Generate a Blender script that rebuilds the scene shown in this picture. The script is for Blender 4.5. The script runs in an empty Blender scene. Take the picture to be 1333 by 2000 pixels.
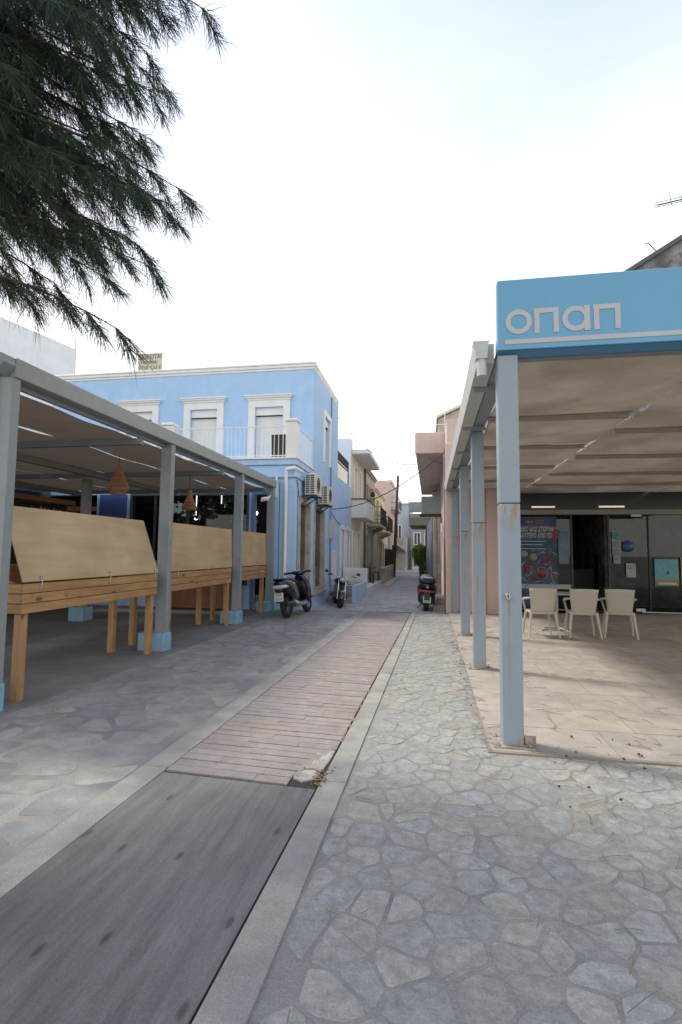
import bpy, bmesh, math, random
import numpy as np
from mathutils import Vector, Matrix
R = math.radians
random.seed(7)
S = bpy.context.scene
COL = S.collection
# ------------------------------------------------------------------ camera
cam = bpy.data.objects.new('camera', bpy.data.cameras.new('camera'))
COL.objects.link(cam)
F_PX, VX, VY, ROLL = 1000.0, 840.0 - 666.5, 80.0, 0.010
fw = Vector((VX, VY, F_PX)).normalized()              # street direction in camera space (x right, y down)
dn = fw.cross(Vector((1, ROLL, 0))).normalized()
if dn.y < 0: dn = -dn
rt = dn.cross(fw)
M = Matrix((rt, fw, -dn))                             # camera space -> world
cx_, cy_, cz_ = M @ Vector((1, 0, 0)), M @ Vector((0, -1, 0)), M @ Vector((0, 0, -1))
mw = Matrix((cx_, cy_, cz_)).transposed().to_4x4()
mw.translation = Vector((0, 0, 1.5))
cam.matrix_world = mw
cam.data.sensor_width = 36; cam.data.sensor_height = 36; cam.data.sensor_fit = 'VERTICAL'
cam.data.lens = 18.0
cam.data.clip_end = 2000
S.camera = cam
S.render.resolution_x, S.render.resolution_y = 682, 1024
# ------------------------------------------------------------------ sky and sun
SUN_DIR = Vector((-0.94, 0.36, 1.38)).normalized()    # towards the sun
el = math.asin(SUN_DIR.z); az = math.atan2(SUN_DIR.x, SUN_DIR.y)
w = bpy.data.worlds.new('World'); S.world = w; w.use_nodes = True
nt = w.node_tree; nt.nodes.clear()
out = nt.nodes.new('ShaderNodeOutputWorld'); bg = nt.nodes.new('ShaderNodeBackground')
sky = nt.nodes.new('ShaderNodeTexSky'); sky.sky_type = 'NISHITA'; sky.sun_disc = False
sky.sun_elevation = el; sky.sun_rotation = az
sky.air_density = 1.0; sky.dust_density = 1.2; sky.ozone_density = 1.5; sky.altitude = 0
geo = nt.nodes.new('ShaderNodeTexCoord')
noi = nt.nodes.new('ShaderNodeTexNoise'); noi.inputs['Scale'].default_value = 1.3; noi.inputs['Detail'].default_value = 5
mpg = nt.nodes.new('ShaderNodeMapping'); mpg.inputs['Scale'].default_value = (1, 1, 3)
nt.links.new(geo.outputs['Generated'], mpg.inputs[0]); nt.links.new(mpg.outputs[0], noi.inputs['Vector'])
rmp = nt.nodes.new('ShaderNodeValToRGB')
rmp.color_ramp.elements[0].position = 0.30; rmp.color_ramp.elements[0].color = (.62,) * 3 + (1,)
rmp.color_ramp.elements[1].position = 0.62; rmp.color_ramp.elements[1].color = (.90,) * 3 + (1,)
nt.links.new(noi.outputs['Fac'], rmp.inputs[0])
mix = nt.nodes.new('ShaderNodeMix'); mix.data_type = 'RGBA'
sxyz = nt.nodes.new('ShaderNodeSeparateXYZ'); nt.links.new(geo.outputs['Generated'], sxyz.inputs[0])
mr = nt.nodes.new('ShaderNodeMapRange'); mr.inputs[1].default_value = .25; mr.inputs[2].default_value = .95; mr.inputs[3].default_value = 1.10; mr.inputs[4].default_value = .0; nt.links.new(sxyz.outputs[2], mr.inputs[0])
mm = nt.nodes.new('ShaderNodeMath'); mm.operation = 'MULTIPLY'; mm.use_clamp = True; nt.links.new(rmp.outputs[0], mm.inputs[0]); nt.links.new(mr.outputs[0], mm.inputs[1]); nt.links.new(mm.outputs[0], mix.inputs[0]); nt.links.new(sky.outputs[0], mix.inputs[6])
mix.inputs[7].default_value = (6.4, 6.1, 5.6, 1)       # thin high cloud veil
nt.links.new(mix.outputs[2], bg.inputs[0]); bg.inputs[1].default_value = 0.13
nt.links.new(bg.outputs[0], out.inputs[0])
sun = bpy.data.lights.new('sun', 'SUN'); sun.energy = 1.5; sun.angle = R(10); sun.color = (1, .95, .87)
so = bpy.data.objects.new('sun', sun); COL.objects.link(so)
so.rotation_euler = (-SUN_DIR).to_track_quat('-Z', 'Y').to_euler()
vs = S.view_settings; vs.view_transform = 'Standard'; vs.look = 'None'; vs.gamma = 1; vs.use_curve_mapping = False
vs.exposure = 1.22
S.cycles.max_bounces = 7; S.cycles.diffuse_bounces = 4; S.cycles.transparent_max_bounces = 12
S.cycles.sample_clamp_indirect = 6

# ------------------------------------------------------------------ materials
MATS = {}
def N(nt, t, **k):
    n = nt.nodes.new(t)
    for a, b in k.items(): setattr(n, a, b)
    return n
def mat(name, c, rough=.7, amt=.12, scale=6, bump=.0, bscale=None, metal=0, stretch=(1, 1, 1), c2=None, rnd=0, dirt=0, dirtc=(.16, .13, .10), spec=.5, trans=0, coat=0):
    """surface with two noise octaves of tone, optional second colour patches, per-piece variation, streaky dirt"""
    if name in MATS: return MATS[name]
    m = bpy.data.materials.new(name); m.use_nodes = True; t = m.node_tree; L = t.links
    p = t.nodes['Principled BSDF']; p.inputs['Roughness'].default_value = rough; p.inputs['Metallic'].default_value = metal
    p.inputs['Specular IOR Level'].default_value = spec
    if coat: p.inputs['Coat Weight'].default_value = coat; p.inputs['Coat Roughness'].default_value = .08
    tc = N(t, 'ShaderNodeTexCoord'); mp = N(t, 'ShaderNodeMapping'); mp.inputs['Scale'].default_value = stretch
    L.new(tc.outputs['Object'], mp.inputs[0])
    n1 = N(t, 'ShaderNodeTexNoise'); n1.inputs['Scale'].default_value = scale; n1.inputs['Detail'].default_value = 8; n1.inputs['Roughness'].default_value = .62
    L.new(mp.outputs[0], n1.inputs['Vector'])
    r1 = N(t, 'ShaderNodeMapRange'); r1.inputs[1].default_value = .3; r1.inputs[2].default_value = .7; r1.inputs[3].default_value = 1 - amt; r1.inputs[4].default_value = 1 + amt
    L.new(n1.outputs['Fac'], r1.inputs[0])
    base = N(t, 'ShaderNodeRGB'); base.outputs[0].default_value = (*c, 1); cur = base.outputs[0]
    if c2:
        n2 = N(t, 'ShaderNodeTexNoise'); n2.inputs['Scale'].default_value = scale * .45; n2.inputs['Detail'].default_value = 6
        off = N(t, 'ShaderNodeVectorMath', operation='ADD'); off.inputs[1].default_value = (3.7, 9.1, 5.3)
        L.new(mp.outputs[0], off.inputs[0]); L.new(off.outputs[0], n2.inputs['Vector'])
        r2 = N(t, 'ShaderNodeMapRange'); r2.inputs[1].default_value = .42; r2.inputs[2].default_value = .6
        L.new(n2.outputs['Fac'], r2.inputs[0])
        x = N(t, 'ShaderNodeMix', data_type='RGBA'); L.new(r2.outputs[0], x.inputs[0]); L.new(cur, x.inputs[6]); x.inputs[7].default_value = (*c2, 1); cur = x.outputs[2]
    fac = r1.outputs[0]
    if rnd:
        oi = N(t, 'ShaderNodeObjectInfo'); gi = N(t, 'ShaderNodeNewGeometry')
        a = N(t, 'ShaderNodeMath', operation='ADD'); L.new(oi.outputs['Random'], a.inputs[0]); L.new(gi.outputs['Random Per Island'], a.inputs[1])
        f = N(t, 'ShaderNodeMath', operation='FRACT'); L.new(a.outputs[0], f.inputs[0])
        r3 = N(t, 'ShaderNodeMapRange'); r3.inputs[3].default_value = 1 - rnd; r3.inputs[4].default_value = 1 + rnd; L.new(f.outputs[0], r3.inputs[0])
        mu = N(t, 'ShaderNodeMath', operation='MULTIPLY'); L.new(fac, mu.inputs[0]); L.new(r3.outputs[0], mu.inputs[1]); fac = mu.outputs[0]
        # hue drift from bluish to warm per piece
        f2 = N(t, 'ShaderNodeMath', operation='MULTIPLY'); L.new(f.outputs[0], f2.inputs[0]); f2.inputs[1].default_value = 7.3
        f3 = N(t, 'ShaderNodeMath', operation='FRACT'); L.new(f2.outputs[0], f3.inputs[0])
        x2 = N(t, 'ShaderNodeMix', data_type='RGBA'); x2.blend_type = 'MULTIPLY'; x2.inputs[0].default_value = 1
        cr = N(t, 'ShaderNodeValToRGB'); cr.color_ramp.elements[0].color = (.96, .995, 1.03, 1); cr.color_ramp.elements[1].color = (1.025, 1.0, .96, 1)
        L.new(f3.outputs[0], cr.inputs[0]); L.new(cur, x2.inputs[6]); L.new(cr.outputs[0], x2.inputs[7]); cur = x2.outputs[2]
    if dirt:
        n4 = N(t, 'ShaderNodeTexNoise'); n4.inputs['Scale'].default_value = 1.7; n4.inputs['Detail'].default_value = 9; n4.inputs['Roughness'].default_value = .7
        m4 = N(t, 'ShaderNodeMapping'); m4.inputs['Scale'].default_value = (2.5, 2.5, .5); L.new(tc.outputs['Object'], m4.inputs[0]); L.new(m4.outputs[0], n4.inputs['Vector'])
        r4 = N(t, 'ShaderNodeMapRange'); r4.inputs[1].default_value = .48; r4.inputs[2].default_value = .78; r4.inputs[4].default_value = dirt
        L.new(n4.outputs['Fac'], r4.inputs[0])
        x4 = N(t, 'ShaderNodeMix', data_type='RGBA'); L.new(r4.outputs[0], x4.inputs[0]); L.new(cur, x4.inputs[6]); x4.inputs[7].default_value = (*dirtc, 1); cur = x4.outputs[2]
    if bump >= .04:                                    # fine grit
        ng = N(t, 'ShaderNodeTexNoise'); ng.inputs['Scale'].default_value = 110; ng.inputs['Detail'].default_value = 5; ng.inputs['Roughness'].default_value = .7; L.new(tc.outputs['Object'], ng.inputs['Vector'])
        rg = N(t, 'ShaderNodeMapRange'); rg.inputs[1].default_value = .32; rg.inputs[2].default_value = .68; rg.inputs[3].default_value = .80; rg.inputs[4].default_value = 1.20; L.new(ng.outputs['Fac'], rg.inputs[0])
        mg = N(t, 'ShaderNodeMath', operation='MULTIPLY'); L.new(fac, mg.inputs[0]); L.new(rg.outputs[0], mg.inputs[1]); fac = mg.outputs[0]
    ml = N(t, 'ShaderNodeVectorMath', operation='SCALE'); L.new(cur, ml.inputs[0]); L.new(fac, ml.inputs['Scale'])
    L.new(ml.outputs[0], p.inputs['Base Color'])
    if bump:
        b = N(t, 'ShaderNodeBump'); b.inputs['Strength'].default_value = min(1, bump * 10); b.inputs['Distance'].default_value = bump * .1
        nb = N(t, 'ShaderNodeTexNoise'); nb.inputs['Scale'].default_value = bscale or scale * 5; nb.inputs['Detail'].default_value = 6
        L.new(mp.outputs[0], nb.inputs['Vector']); L.new(nb.outputs['Fac'], b.inputs['Height']); L.new(b.outputs[0], p.inputs['Normal'])
    if trans:
        tr = N(t, 'ShaderNodeBsdfTranslucent'); L.new(ml.outputs[0], tr.inputs[0]); mx = N(t, 'ShaderNodeMixShader'); mx.inputs[0].default_value = trans
        L.new(p.outputs[0], mx.inputs[1]); L.new(tr.outputs[0], mx.inputs[2]); L.new(mx.outputs[0], t.nodes['Material Output'].inputs[0])
    MATS[name] = m; return m
def glass(name, tint=(.8, .85, .85), refl=1.0):
    if name in MATS: return MATS[name]
    m = bpy.data.materials.new(name); m.use_nodes = True; t = m.node_tree; t.nodes.clear(); L = t.links
    o = N(t, 'ShaderNodeOutputMaterial'); a = N(t, 'ShaderNodeBsdfTransparent'); a.inputs[0].default_value = (*tint, 1)
    g = N(t, 'ShaderNodeBsdfGlossy'); g.inputs['Roughness'].default_value = .02
    f = N(t, 'ShaderNodeFresnel'); f.inputs[0].default_value = 1.5
    k = N(t, 'ShaderNodeMath', operation='MULTIPLY'); L.new(f.outputs[0], k.inputs[0]); k.inputs[1].default_value = refl
    nz = N(t, 'ShaderNodeTexNoise'); nz.inputs['Scale'].default_value = .8; b = N(t, 'ShaderNodeBump'); b.inputs['Distance'].default_value = .004; b.inputs['Strength'].default_value = .3
    L.new(nz.outputs['Fac'], b.inputs['Height']); L.new(b.outputs[0], g.inputs['Normal'])
    x = N(t, 'ShaderNodeMixShader'); L.new(k.outputs[0], x.inputs[0]); L.new(a.outputs[0], x.inputs[1]); L.new(g.outputs[0], x.inputs[2]); L.new(x.outputs[0], o.inputs[0])
    MATS[name] = m; return m
def emit(name, c, s):
    if name in MATS: return MATS[name]
    m = bpy.data.materials.new(name); m.use_nodes = True; p = m.node_tree.nodes['Principled BSDF']
    p.inputs['Base Color'].default_value = (*c, 1); p.inputs['Emission Color'].default_value = (*c, 1); p.inputs['Emission Strength'].default_value = s
    MATS[name] = m; return m
def woodmat(name, c, c2, knots=True, axis=1, fine=1.0, contrast=.5):
    """boards: grain stretched along axis, knots from voronoi"""
    if name in MATS: return MATS[name]
    m = bpy.data.materials.new(name); m.use_nodes = True; t = m.node_tree; L = t.links; p = t.nodes['Principled BSDF']; p.inputs['Roughness'].default_value = .6
    tc = N(t, 'ShaderNodeTexCoord'); oi = N(t, 'ShaderNodeObjectInfo'); cb = N(t, 'ShaderNodeCombineXYZ')
    for i in range(3): L.new(oi.outputs['Random'], cb.inputs[i])
    sc = N(t, 'ShaderNodeVectorMath', operation='SCALE'); sc.inputs['Scale'].default_value = 17; L.new(cb.outputs[0], sc.inputs[0])
    ad = N(t, 'ShaderNodeVectorMath', operation='ADD'); L.new(tc.outputs['Object'], ad.inputs[0]); L.new(sc.outputs[0], ad.inputs[1])
    mp = N(t, 'ShaderNodeMapping'); st = [9 * fine] * 3; st[axis] = .9 * fine; mp.inputs['Scale'].default_value = st; L.new(ad.outputs[0], mp.inputs[0])
    n1 = N(t, 'ShaderNodeTexNoise'); n1.inputs['Scale'].default_value = 2.2; n1.inputs['Detail'].default_value = 7; n1.inputs['Distortion'].default_value = .8; L.new(mp.outputs[0], n1.inputs['Vector'])
    r = N(t, 'ShaderNodeMapRange'); r.inputs[1].default_value = .5 - contrast * .4; r.inputs[2].default_value = .5 + contrast * .4; L.new(n1.outputs['Fac'], r.inputs[0])
    x = N(t, 'ShaderNodeMix', data_type='RGBA'); L.new(r.outputs[0], x.inputs[0]); x.inputs[6].default_value = (*c, 1); x.inputs[7].default_value = (*c2, 1); cur = x.outputs[2]
    if knots:
        mk = N(t, 'ShaderNodeMapping'); st = [7.0] * 3; st[axis] = 3.2; mk.inputs['Scale'].default_value = st; L.new(ad.outputs[0], mk.inputs[0])
        v = N(t, 'ShaderNodeTexVoronoi'); v.inputs['Scale'].default_value = 1.0; L.new(mk.outputs[0], v.inputs['Vector'])
        rk = N(t, 'ShaderNodeMapRange'); rk.inputs[1].default_value = .11; rk.inputs[2].default_value = .21; rk.inputs[3].default_value = .85; rk.inputs[4].default_value = 0; L.new(v.outputs['Distance'], rk.inputs[0])
        xk = N(t, 'ShaderNodeMix', data_type='RGBA'); L.new(rk.outputs[0], xk.inputs[0]); L.new(cur, xk.inputs[6]); xk.inputs[7].default_value = (.09, .035, .015, 1); cur = xk.outputs[2]
    n3 = N(t, 'ShaderNodeTexNoise'); n3.inputs['Scale'].default_value = 1.6; n3.inputs['Detail'].default_value = 5; L.new(ad.outputs[0], n3.inputs['Vector'])
    r3 = N(t, 'ShaderNodeMapRange'); r3.inputs[1].default_value = .3; r3.inputs[2].default_value = .7; r3.inputs[3].default_value = .84; r3.inputs[4].default_value = 1.12; L.new(n3.outputs['Fac'], r3.inputs[0])
    ml = N(t, 'ShaderNodeVectorMath', operation='SCALE'); L.new(cur, ml.inputs[0]); L.new(r3.outputs[0], ml.inputs['Scale']); L.new(ml.outputs[0], p.inputs['Base Color'])
    b = N(t, 'ShaderNodeBump'); b.inputs['Distance'].default_value = .002; b.inputs['Strength'].default_value = .4; L.new(n1.outputs['Fac'], b.inputs['Height']); L.new(b.outputs[0], p.inputs['Normal'])
    MATS[name] = m; return m
# ------------------------------------------------------------------ mesh helpers
class MB:
    def __init__(s): s.v = []; s.f = []; s.m = []; s.mi = 0; s.smooth = []
    def add(s, vs, fs, sm=False):
        b = len(s.v); s.v += [tuple(p) for p in vs]
        for f in fs: s.f.append([b + i for i in f]); s.m.append(s.mi); s.smooth.append(sm)
        return s
    def quad(s, *p): return s.add(p, [range(len(p))])
    def box(s, x0, x1, y0, y1, z0, z1, c=0):
        x0, x1 = min(x0, x1), max(x0, x1); y0, y1 = min(y0, y1), max(y0, y1); z0, z1 = min(z0, z1), max(z0, z1)
        c = min(c, (x1 - x0) * .45, (y1 - y0) * .45, (z1 - z0) * .45)
        if c <= 0:
            v = [(x, y, z) for z in (z0, z1) for x, y in ((x0, y0), (x1, y0), (x1, y1), (x0, y1))]
            return s.add(v, [(3, 2, 1, 0), (4, 5, 6, 7), (0, 1, 5, 4), (1, 2, 6, 5), (2, 3, 7, 6), (3, 0, 4, 7)])
        X, Y, Z = (x0, x1), (y0, y1), (z0, z1); vid = {}; vs = []
        for i in (0, 1):
            for j in (0, 1):
                for k in (0, 1):
                    sx, sy, sz = (1, -1)[i], (1, -1)[j], (1, -1)[k]
                    for a in range(3):
                        p = [X[i] + c * sx, Y[j] + c * sy, Z[k] + c * sz]; p[a] = (X[i], Y[j], Z[k])[a]
                        vid[i, j, k, a] = len(vs); vs.append(p)
        fs = []
        for a in range(3):
            o = [q for q in range(3) if q != a]
            for e in (0, 1):
                ring = []
                for u, w_ in ((0, 0), (1, 0), (1, 1), (0, 1)):
                    k = [0, 0, 0]; k[a] = e; k[o[0]] = u; k[o[1]] = w_; ring.append(vid[(*k, a)])
                fs.append(ring)
            for u in (0, 1):
                for w_ in (0, 1):
                    k0 = [0, 0, 0]; k1 = [0, 0, 0]; k0[o[0]] = k1[o[0]] = u; k0[o[1]] = k1[o[1]] = w_; k1[a] = 1
                    fs.append([vid[(*k0, o[0])], vid[(*k1, o[0])], vid[(*k1, o[1])], vid[(*k0, o[1])]])
        for i in (0, 1):
            for j in (0, 1):
                for k in (0, 1): fs.append([vid[i, j, k, a] for a in range(3)])
        return s.add(vs, fs)
    def prism(s, poly, z0, z1, ax='z'):
        """poly of 2D points swept along ax"""
        n = len(poly)
        P = lambda p, t: {'z': (p[0], p[1], t), 'y': (p[0], t, p[1]), 'x': (t, p[0], p[1])}[ax]
        return s.add([P(p, z0) for p in poly] + [P(p, z1) for p in poly], [list(range(n))[::-1], list(range(n, 2 * n))] + [[i, (i + 1) % n, n + (i + 1) % n, n + i] for i in range(n)])
    def tube(s, pts, r, n=8, cap=True):
        pts = [Vector(p) for p in pts]; rr = r if isinstance(r, (list, tuple)) else [r] * len(pts); vs = []; up = None
        for i, p in enumerate(pts):
            d = (pts[min(i + 1, len(pts) - 1)] - pts[max(i - 1, 0)])
            d = d.normalized() if d.length > 1e-9 else Vector((0, 0, 1))
            if up is None: up = Vector((0, 0, 1)) if abs(d.z) < .9 else Vector((1, 0, 0))
            a = d.cross(up).normalized(); b = a.cross(d).normalized(); up = b
            vs += [p + (a * math.cos(2 * math.pi * k / n) + b * math.sin(2 * math.pi * k / n)) * rr[i] for k in range(n)]
        fs = [[i * n + k, i * n + (k + 1) % n, (i + 1) * n + (k + 1) % n, (i + 1) * n + k] for i in range(len(pts) - 1) for k in range(n)]
        s.add(vs, fs, True)
        if cap:
            s.add(vs[:n], [range(n)]); s.add(vs[-n:], [range(n)])
        return s
    def lathe(s, prof, c=(0, 0, 0), n=20, ax='z'):
        def P(r, h, a):
            u, w_ = r * math.cos(a), r * math.sin(a)
            q = {'z': (u, w_, h), 'x': (h, u, w_), 'y': (u, h, w_)}[ax]; return (q[0] + c[0], q[1] + c[1], q[2] + c[2])
        vs = [P(r, h, 2 * math.pi * k / n) for r, h in prof for k in range(n)]
        return s.add(vs, [[i * n + k, i * n + (k + 1) % n, (i + 1) * n + (k + 1) % n, (i + 1) * n + k] for i in range(len(prof) - 1) for k in range(n)], True)
    def loft(s, secs, n=18, ax='y', close=True):
        """secs: (t, a, b, ra, rb, power) superellipse rings along ax; y: a=x b=z, z: a=x b=y, x: a=y b=z"""
        vs = []
        for t_, a, b, ra, rb, pw in secs:
            for k in range(n):
                th = 2 * math.pi * (k + .5) / n; cc, ss = math.cos(th), math.sin(th)
                u = a + ra * math.copysign(abs(cc) ** (2 / pw), cc); v = b + rb * math.copysign(abs(ss) ** (2 / pw), ss)
                vs.append({'y': (u, t_, v), 'z': (u, v, t_), 'x': (t_, u, v)}[ax])
        m = len(secs)
        s.add(vs, [[i * n + k, i * n + (k + 1) % n, (i + 1) * n + (k + 1) % n, (i + 1) * n + k] for i in range(m - 1) for k in range(n)] + ([list(range(n))[::-1], list(range((m - 1) * n, m * n))] if close else []), True)
        return s
    def torus(s, c, R_, r, ax='x', n=28, k=10, sq=1.0):
        vs = []
        for i in range(n):
            a = 2 * math.pi * i / n
            for j in range(k):
                b = 2 * math.pi * j / k; rr = R_ + r * math.cos(b); h = r * sq * math.sin(b)
                q = {'x': (h, rr * math.cos(a), rr * math.sin(a)), 'y': (rr * math.cos(a), h, rr * math.sin(a)), 'z': (rr * math.cos(a), rr * math.sin(a), h)}[ax]
                vs.append((q[0] + c[0], q[1] + c[1], q[2] + c[2]))
        return s.add(vs, [[i * k + j, ((i + 1) % n) * k + j, ((i + 1) % n) * k + (j + 1) % k, i * k + (j + 1) % k] for i in range(n) for j in range(k)], True)
    def fbox(s, F, u0, u1, z0, z1, d0, d1, c=0):
        a = F(u0, z0, d0); b = F(u1, z1, d1); return s.box(a[0], b[0], a[1], b[1], a[2], b[2], c)
    def mesh(s, name, mats, off=(0, 0, 0)):
        me = bpy.data.meshes.new(name)
        v = np.array(s.v, dtype=np.float64) - np.array(off)
        me.from_pydata(v.tolist(), [], [list(f) for f in s.f])
        for m in (mats if isinstance(mats, (list, tuple)) else [mats]): me.materials.append(m)
        me.polygons.foreach_set('material_index', s.m); me.polygons.foreach_set('use_smooth', s.smooth)
        bm = bmesh.new(); bm.from_mesh(me); bmesh.ops.recalc_face_normals(bm, faces=bm.faces); bm.to_mesh(me); bm.free()
        return me
def root_off(p):
    o = Vector((0, 0, 0))
    while p is not None: o += p.location; p = p.parent
    return o
def obj(name, mb, mats, parent=None, label=None):
    me = mb if isinstance(mb, bpy.types.Mesh) else mb.mesh(name, mats, root_off(parent))
    o = bpy.data.objects.new(name, me); COL.objects.link(o); o.parent = parent
    if label: o['label'] = label
    return o
def thing(name, label, cat, loc=(0, 0, 0), group=None):
    o = bpy.data.objects.new(name, None); COL.objects.link(o); o.location = loc; o.empty_display_size = .2
    o['label'] = label; o['category'] = cat
    if group: o['group'] = group
    return o
def tag(o, label, cat, group=None):
    o['label'] = label; o['category'] = cat
    if group: o['group'] = group
    return o
def struct(name, mb, mats, kind='structure'):
    o = obj(name, mb, mats); o['kind'] = kind; return o
def copy_tree(o, parent=None):
    c = o.copy(); COL.objects.link(c); c.parent = parent
    for ch in list(o.children): copy_tree(ch, c)
    return c
def text_mesh(body, size, depth=.004, shear=0, bold=0, width=None):
    """flat extruded lettering in the XZ plane, facing -Y, centred on the origin"""
    c = bpy.data.curves.new('lettering', 'FONT'); c.body = body; c.size = size; c.extrude = depth; c.align_x = 'CENTER'; c.align_y = 'CENTER'; c.shear = shear; c.offset = bold; c.resolution_u = 3
    o = bpy.data.objects.new('lettering', c); COL.objects.link(o)
    dg = bpy.context.evaluated_depsgraph_get(); me = bpy.data.meshes.new_from_object(o.evaluated_get(dg))
    bpy.data.objects.remove(o); bpy.data.curves.remove(c)
    xs = [v.co.x for v in me.vertices]; k = width / (max(xs) - min(xs)) if width else 1
    for v in me.vertices: v.co = Vector((v.co.x * k, -v.co.z, v.co.y))
    return me
def lettering(name, body, size, at, m, parent=None, **k):
    me = text_mesh(body, size, **k); me.materials.clear(); me.materials.append(m)
    o = bpy.data.objects.new(name, me); COL.objects.link(o); o.parent = parent; o.location = Vector(at) - root_off(parent); return o
def front(P): return lambda u, z, d: (u, P - d, z)      # wall facing -Y
def east(P): return lambda u, z, d: (P + d, u, z)       # wall facing +X
def west(P): return lambda u, z, d: (P - d, u, z)       # wall facing -X
def wall(mb, F, u0, u1, z0, z1, holes=(), th=.25):
    us = sorted({u0, u1, *[h[0] for h in holes], *[h[1] for h in holes]}); zs = sorted({z0, z1, *[h[2] for h in holes], *[h[3] for h in holes]})
    us = [u for u in us if u0 <= u <= u1]; zs = [z for z in zs if z0 <= z <= z1]
    inh = lambda u, z: any(h[0] < u < h[1] and h[2] < z < h[3] for h in holes)
    for i in range(len(us) - 1):
        for j in range(len(zs) - 1):
            if inh((us[i] + us[i + 1]) / 2, (zs[j] + zs[j + 1]) / 2): continue
            a, b, c, d = us[i], us[i + 1], zs[j], zs[j + 1]
            mb.quad(F(a, c, 0), F(b, c, 0), F(b, d, 0), F(a, d, 0)); mb.quad(F(a, c, -th), F(b, c, -th), F(b, d, -th), F(a, d, -th))
    for a, b, c, d in list(holes) + [(u0, u1, z0, z1)]:
        for p, q in (((a, c), (b, c)), ((b, c), (b, d)), ((b, d), (a, d)), ((a, d), (a, c))):
            mb.quad(F(*p, 0), F(*q, 0), F(*q, -th), F(*p, -th))
    return mb
def frame(mb, F, u0, u1, z0, z1, wd, d0, d1, bottom=True):
    mb.fbox(F, u0, u0 + wd, z0, z1, d0, d1); mb.fbox(F, u1 - wd, u1, z0, z1, d0, d1)
    mb.fbox(F, u0 + wd, u1 - wd, z1 - wd, z1, d0, d1)
    if bottom: mb.fbox(F, u0 + wd, u1 - wd, z0, z0 + wd, d0, d1)
    return mb

# ------------------------------------------------------------------ palette
conc = mat('kerb_concrete', (.315, .30, .262), .9, .16, 5, .06, 60, c2=(.25, .245, .225), dirt=.35, dirtc=(.24, .21, .17))
mortar = mat('mortar', (.276, .262, .230), .95, .18, 5, .12, 50, c2=(.235, .228, .212))
slate = mat('slate', (.292, .286, .262), .82, .24, 16, .14, 20, c2=(.275, .264, .236), rnd=.10)
slate_d = mat('worn_slate', (.285, .274, .246), .85, .22, 5, .07, 30, c2=(.235, .226, .208), rnd=.12)
mortar_d = mat('smeared_mortar', (.298, .281, .246), .95, .2, 3.5, .07, 60, c2=(.205, .202, .195))
brickm = mat('brick_paver', (.275, .243, .222), .9, .14, 8, .08, 50, c2=(.265, .222, .204), rnd=.055, dirt=.3, dirtc=(.27, .24, .22))
darkgap = mat('dark_joint', (.035, .03, .025), .95, .2, 9)
tile_m = mat('beige_tile', (.355, .316, .262), .75, .16, 5, .04, 50, c2=(.31, .278, .235), rnd=.06, dirt=.45, dirtc=(.25, .20, .15))
steel = mat('grey_painted_steel', (.22, .25, .265), .42, .07, 7, .01, 40, dirt=.25, dirtc=(.17, .18, .17))
steel_l = mat('weathered_grey_paint', (.27, .285, .27), .5, .07, 7, .01, 40, dirt=.2, dirtc=(.2, .2, .18))
blockblue = mat('light_blue_paint', (.20, .36, .47), .65, .10, 6, .03, 40, dirt=.3, dirtc=(.18, .25, .28))
bluewall = mat('blue_plaster', (.395, .585, .80), .85, .06, 3, .03, 60, dirt=.36, dirtc=(.33, .43, .56))
white = mat('white_paint', (.78, .77, .73), .6, .05, 4, .01, 60, dirt=.08, dirtc=(.5, .47, .42))
whitewall = mat('white_plaster', (.72, .72, .71), .85, .05, 2, .02, 60, dirt=.2, dirtc=(.5, .5, .48))
creamwall = mat('cream_plaster', (.70, .64, .52), .85, .07, 2, .02, 60, dirt=.3, dirtc=(.42, .36, .28))
pinkwall = mat('pink_plaster', (.62, .49, .43), .85, .08, 2, .03, 60, dirt=.35, dirtc=(.40, .32, .29))
yellowwall = mat('yellow_plaster', (.68, .56, .30), .85, .06, 2, .02, 60, dirt=.25, dirtc=(.45, .38, .25))
rosewall = mat('rose_plaster', (.54, .40, .36), .85, .08, 2, .02, 60, dirt=.3, dirtc=(.4, .3, .27))
stonewall = mat('stone_ashlar', (.52, .47, .385), .9, .18, 6, .08, 40, c2=(.44, .395, .32), rnd=.12)
greywall = mat('grey_render', (.34, .34, .33), .9, .12, 3, .04, 50, dirt=.3)
marble = mat('worn_marble', (.44, .40, .34), .7, .14, 7, .03, 40, c2=(.34, .30, .25))
pine = woodmat('pine_board', (.25, .125, .045), (.44, .265, .12), True, 1, 1.0, .7)
pine_x = woodmat('pine_board_across', (.28, .155, .065), (.38, .225, .10), True, 0)
pine_z = woodmat('pine_post', (.31, .175, .075), (.41, .25, .115), True, 2)
ply = woodmat('plywood', (.47, .355, .20), (.35, .25, .13), False, 1, .5, .9)
browncab = woodmat('red_brown_wood', (.24, .105, .05), (.30, .14, .07), False, 2)
black = mat('black_plastic', (.018, .018, .02), .38, .1, 9)
rubber = mat('tyre_rubber', (.022, .022, .022), .85, .1, 20, .05, 90)
bluepaint = mat('midnight_blue_lacquer', (.006, .009, .024), .25, .05, 9, coat=.6)
blackpaint = mat('black_lacquer', (.012, .012, .014), .2, .05, 9, coat=.8)
silver = mat('cast_aluminium', (.42, .41, .39), .4, .1, 12, metal=.7)
chrome = mat('chrome', (.7, .7, .7), .12, .03, 9, metal=1)
iron = mat('black_iron', (.03, .03, .03), .55, .15, 15)
alley_stone = mat('alley_slab', (.46, .455, .44), .85, .2, 6, .06, 30, c2=(.41, .405, .385), rnd=.10)
paper = mat('white_sheet', (.68, .69, .67), .7, .04, 5)
plate = mat('plate_white', (.66, .66, .6), .5, .04, 9)
ink = mat('black_ink', (.03, .03, .035), .7, .05, 9)
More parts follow.
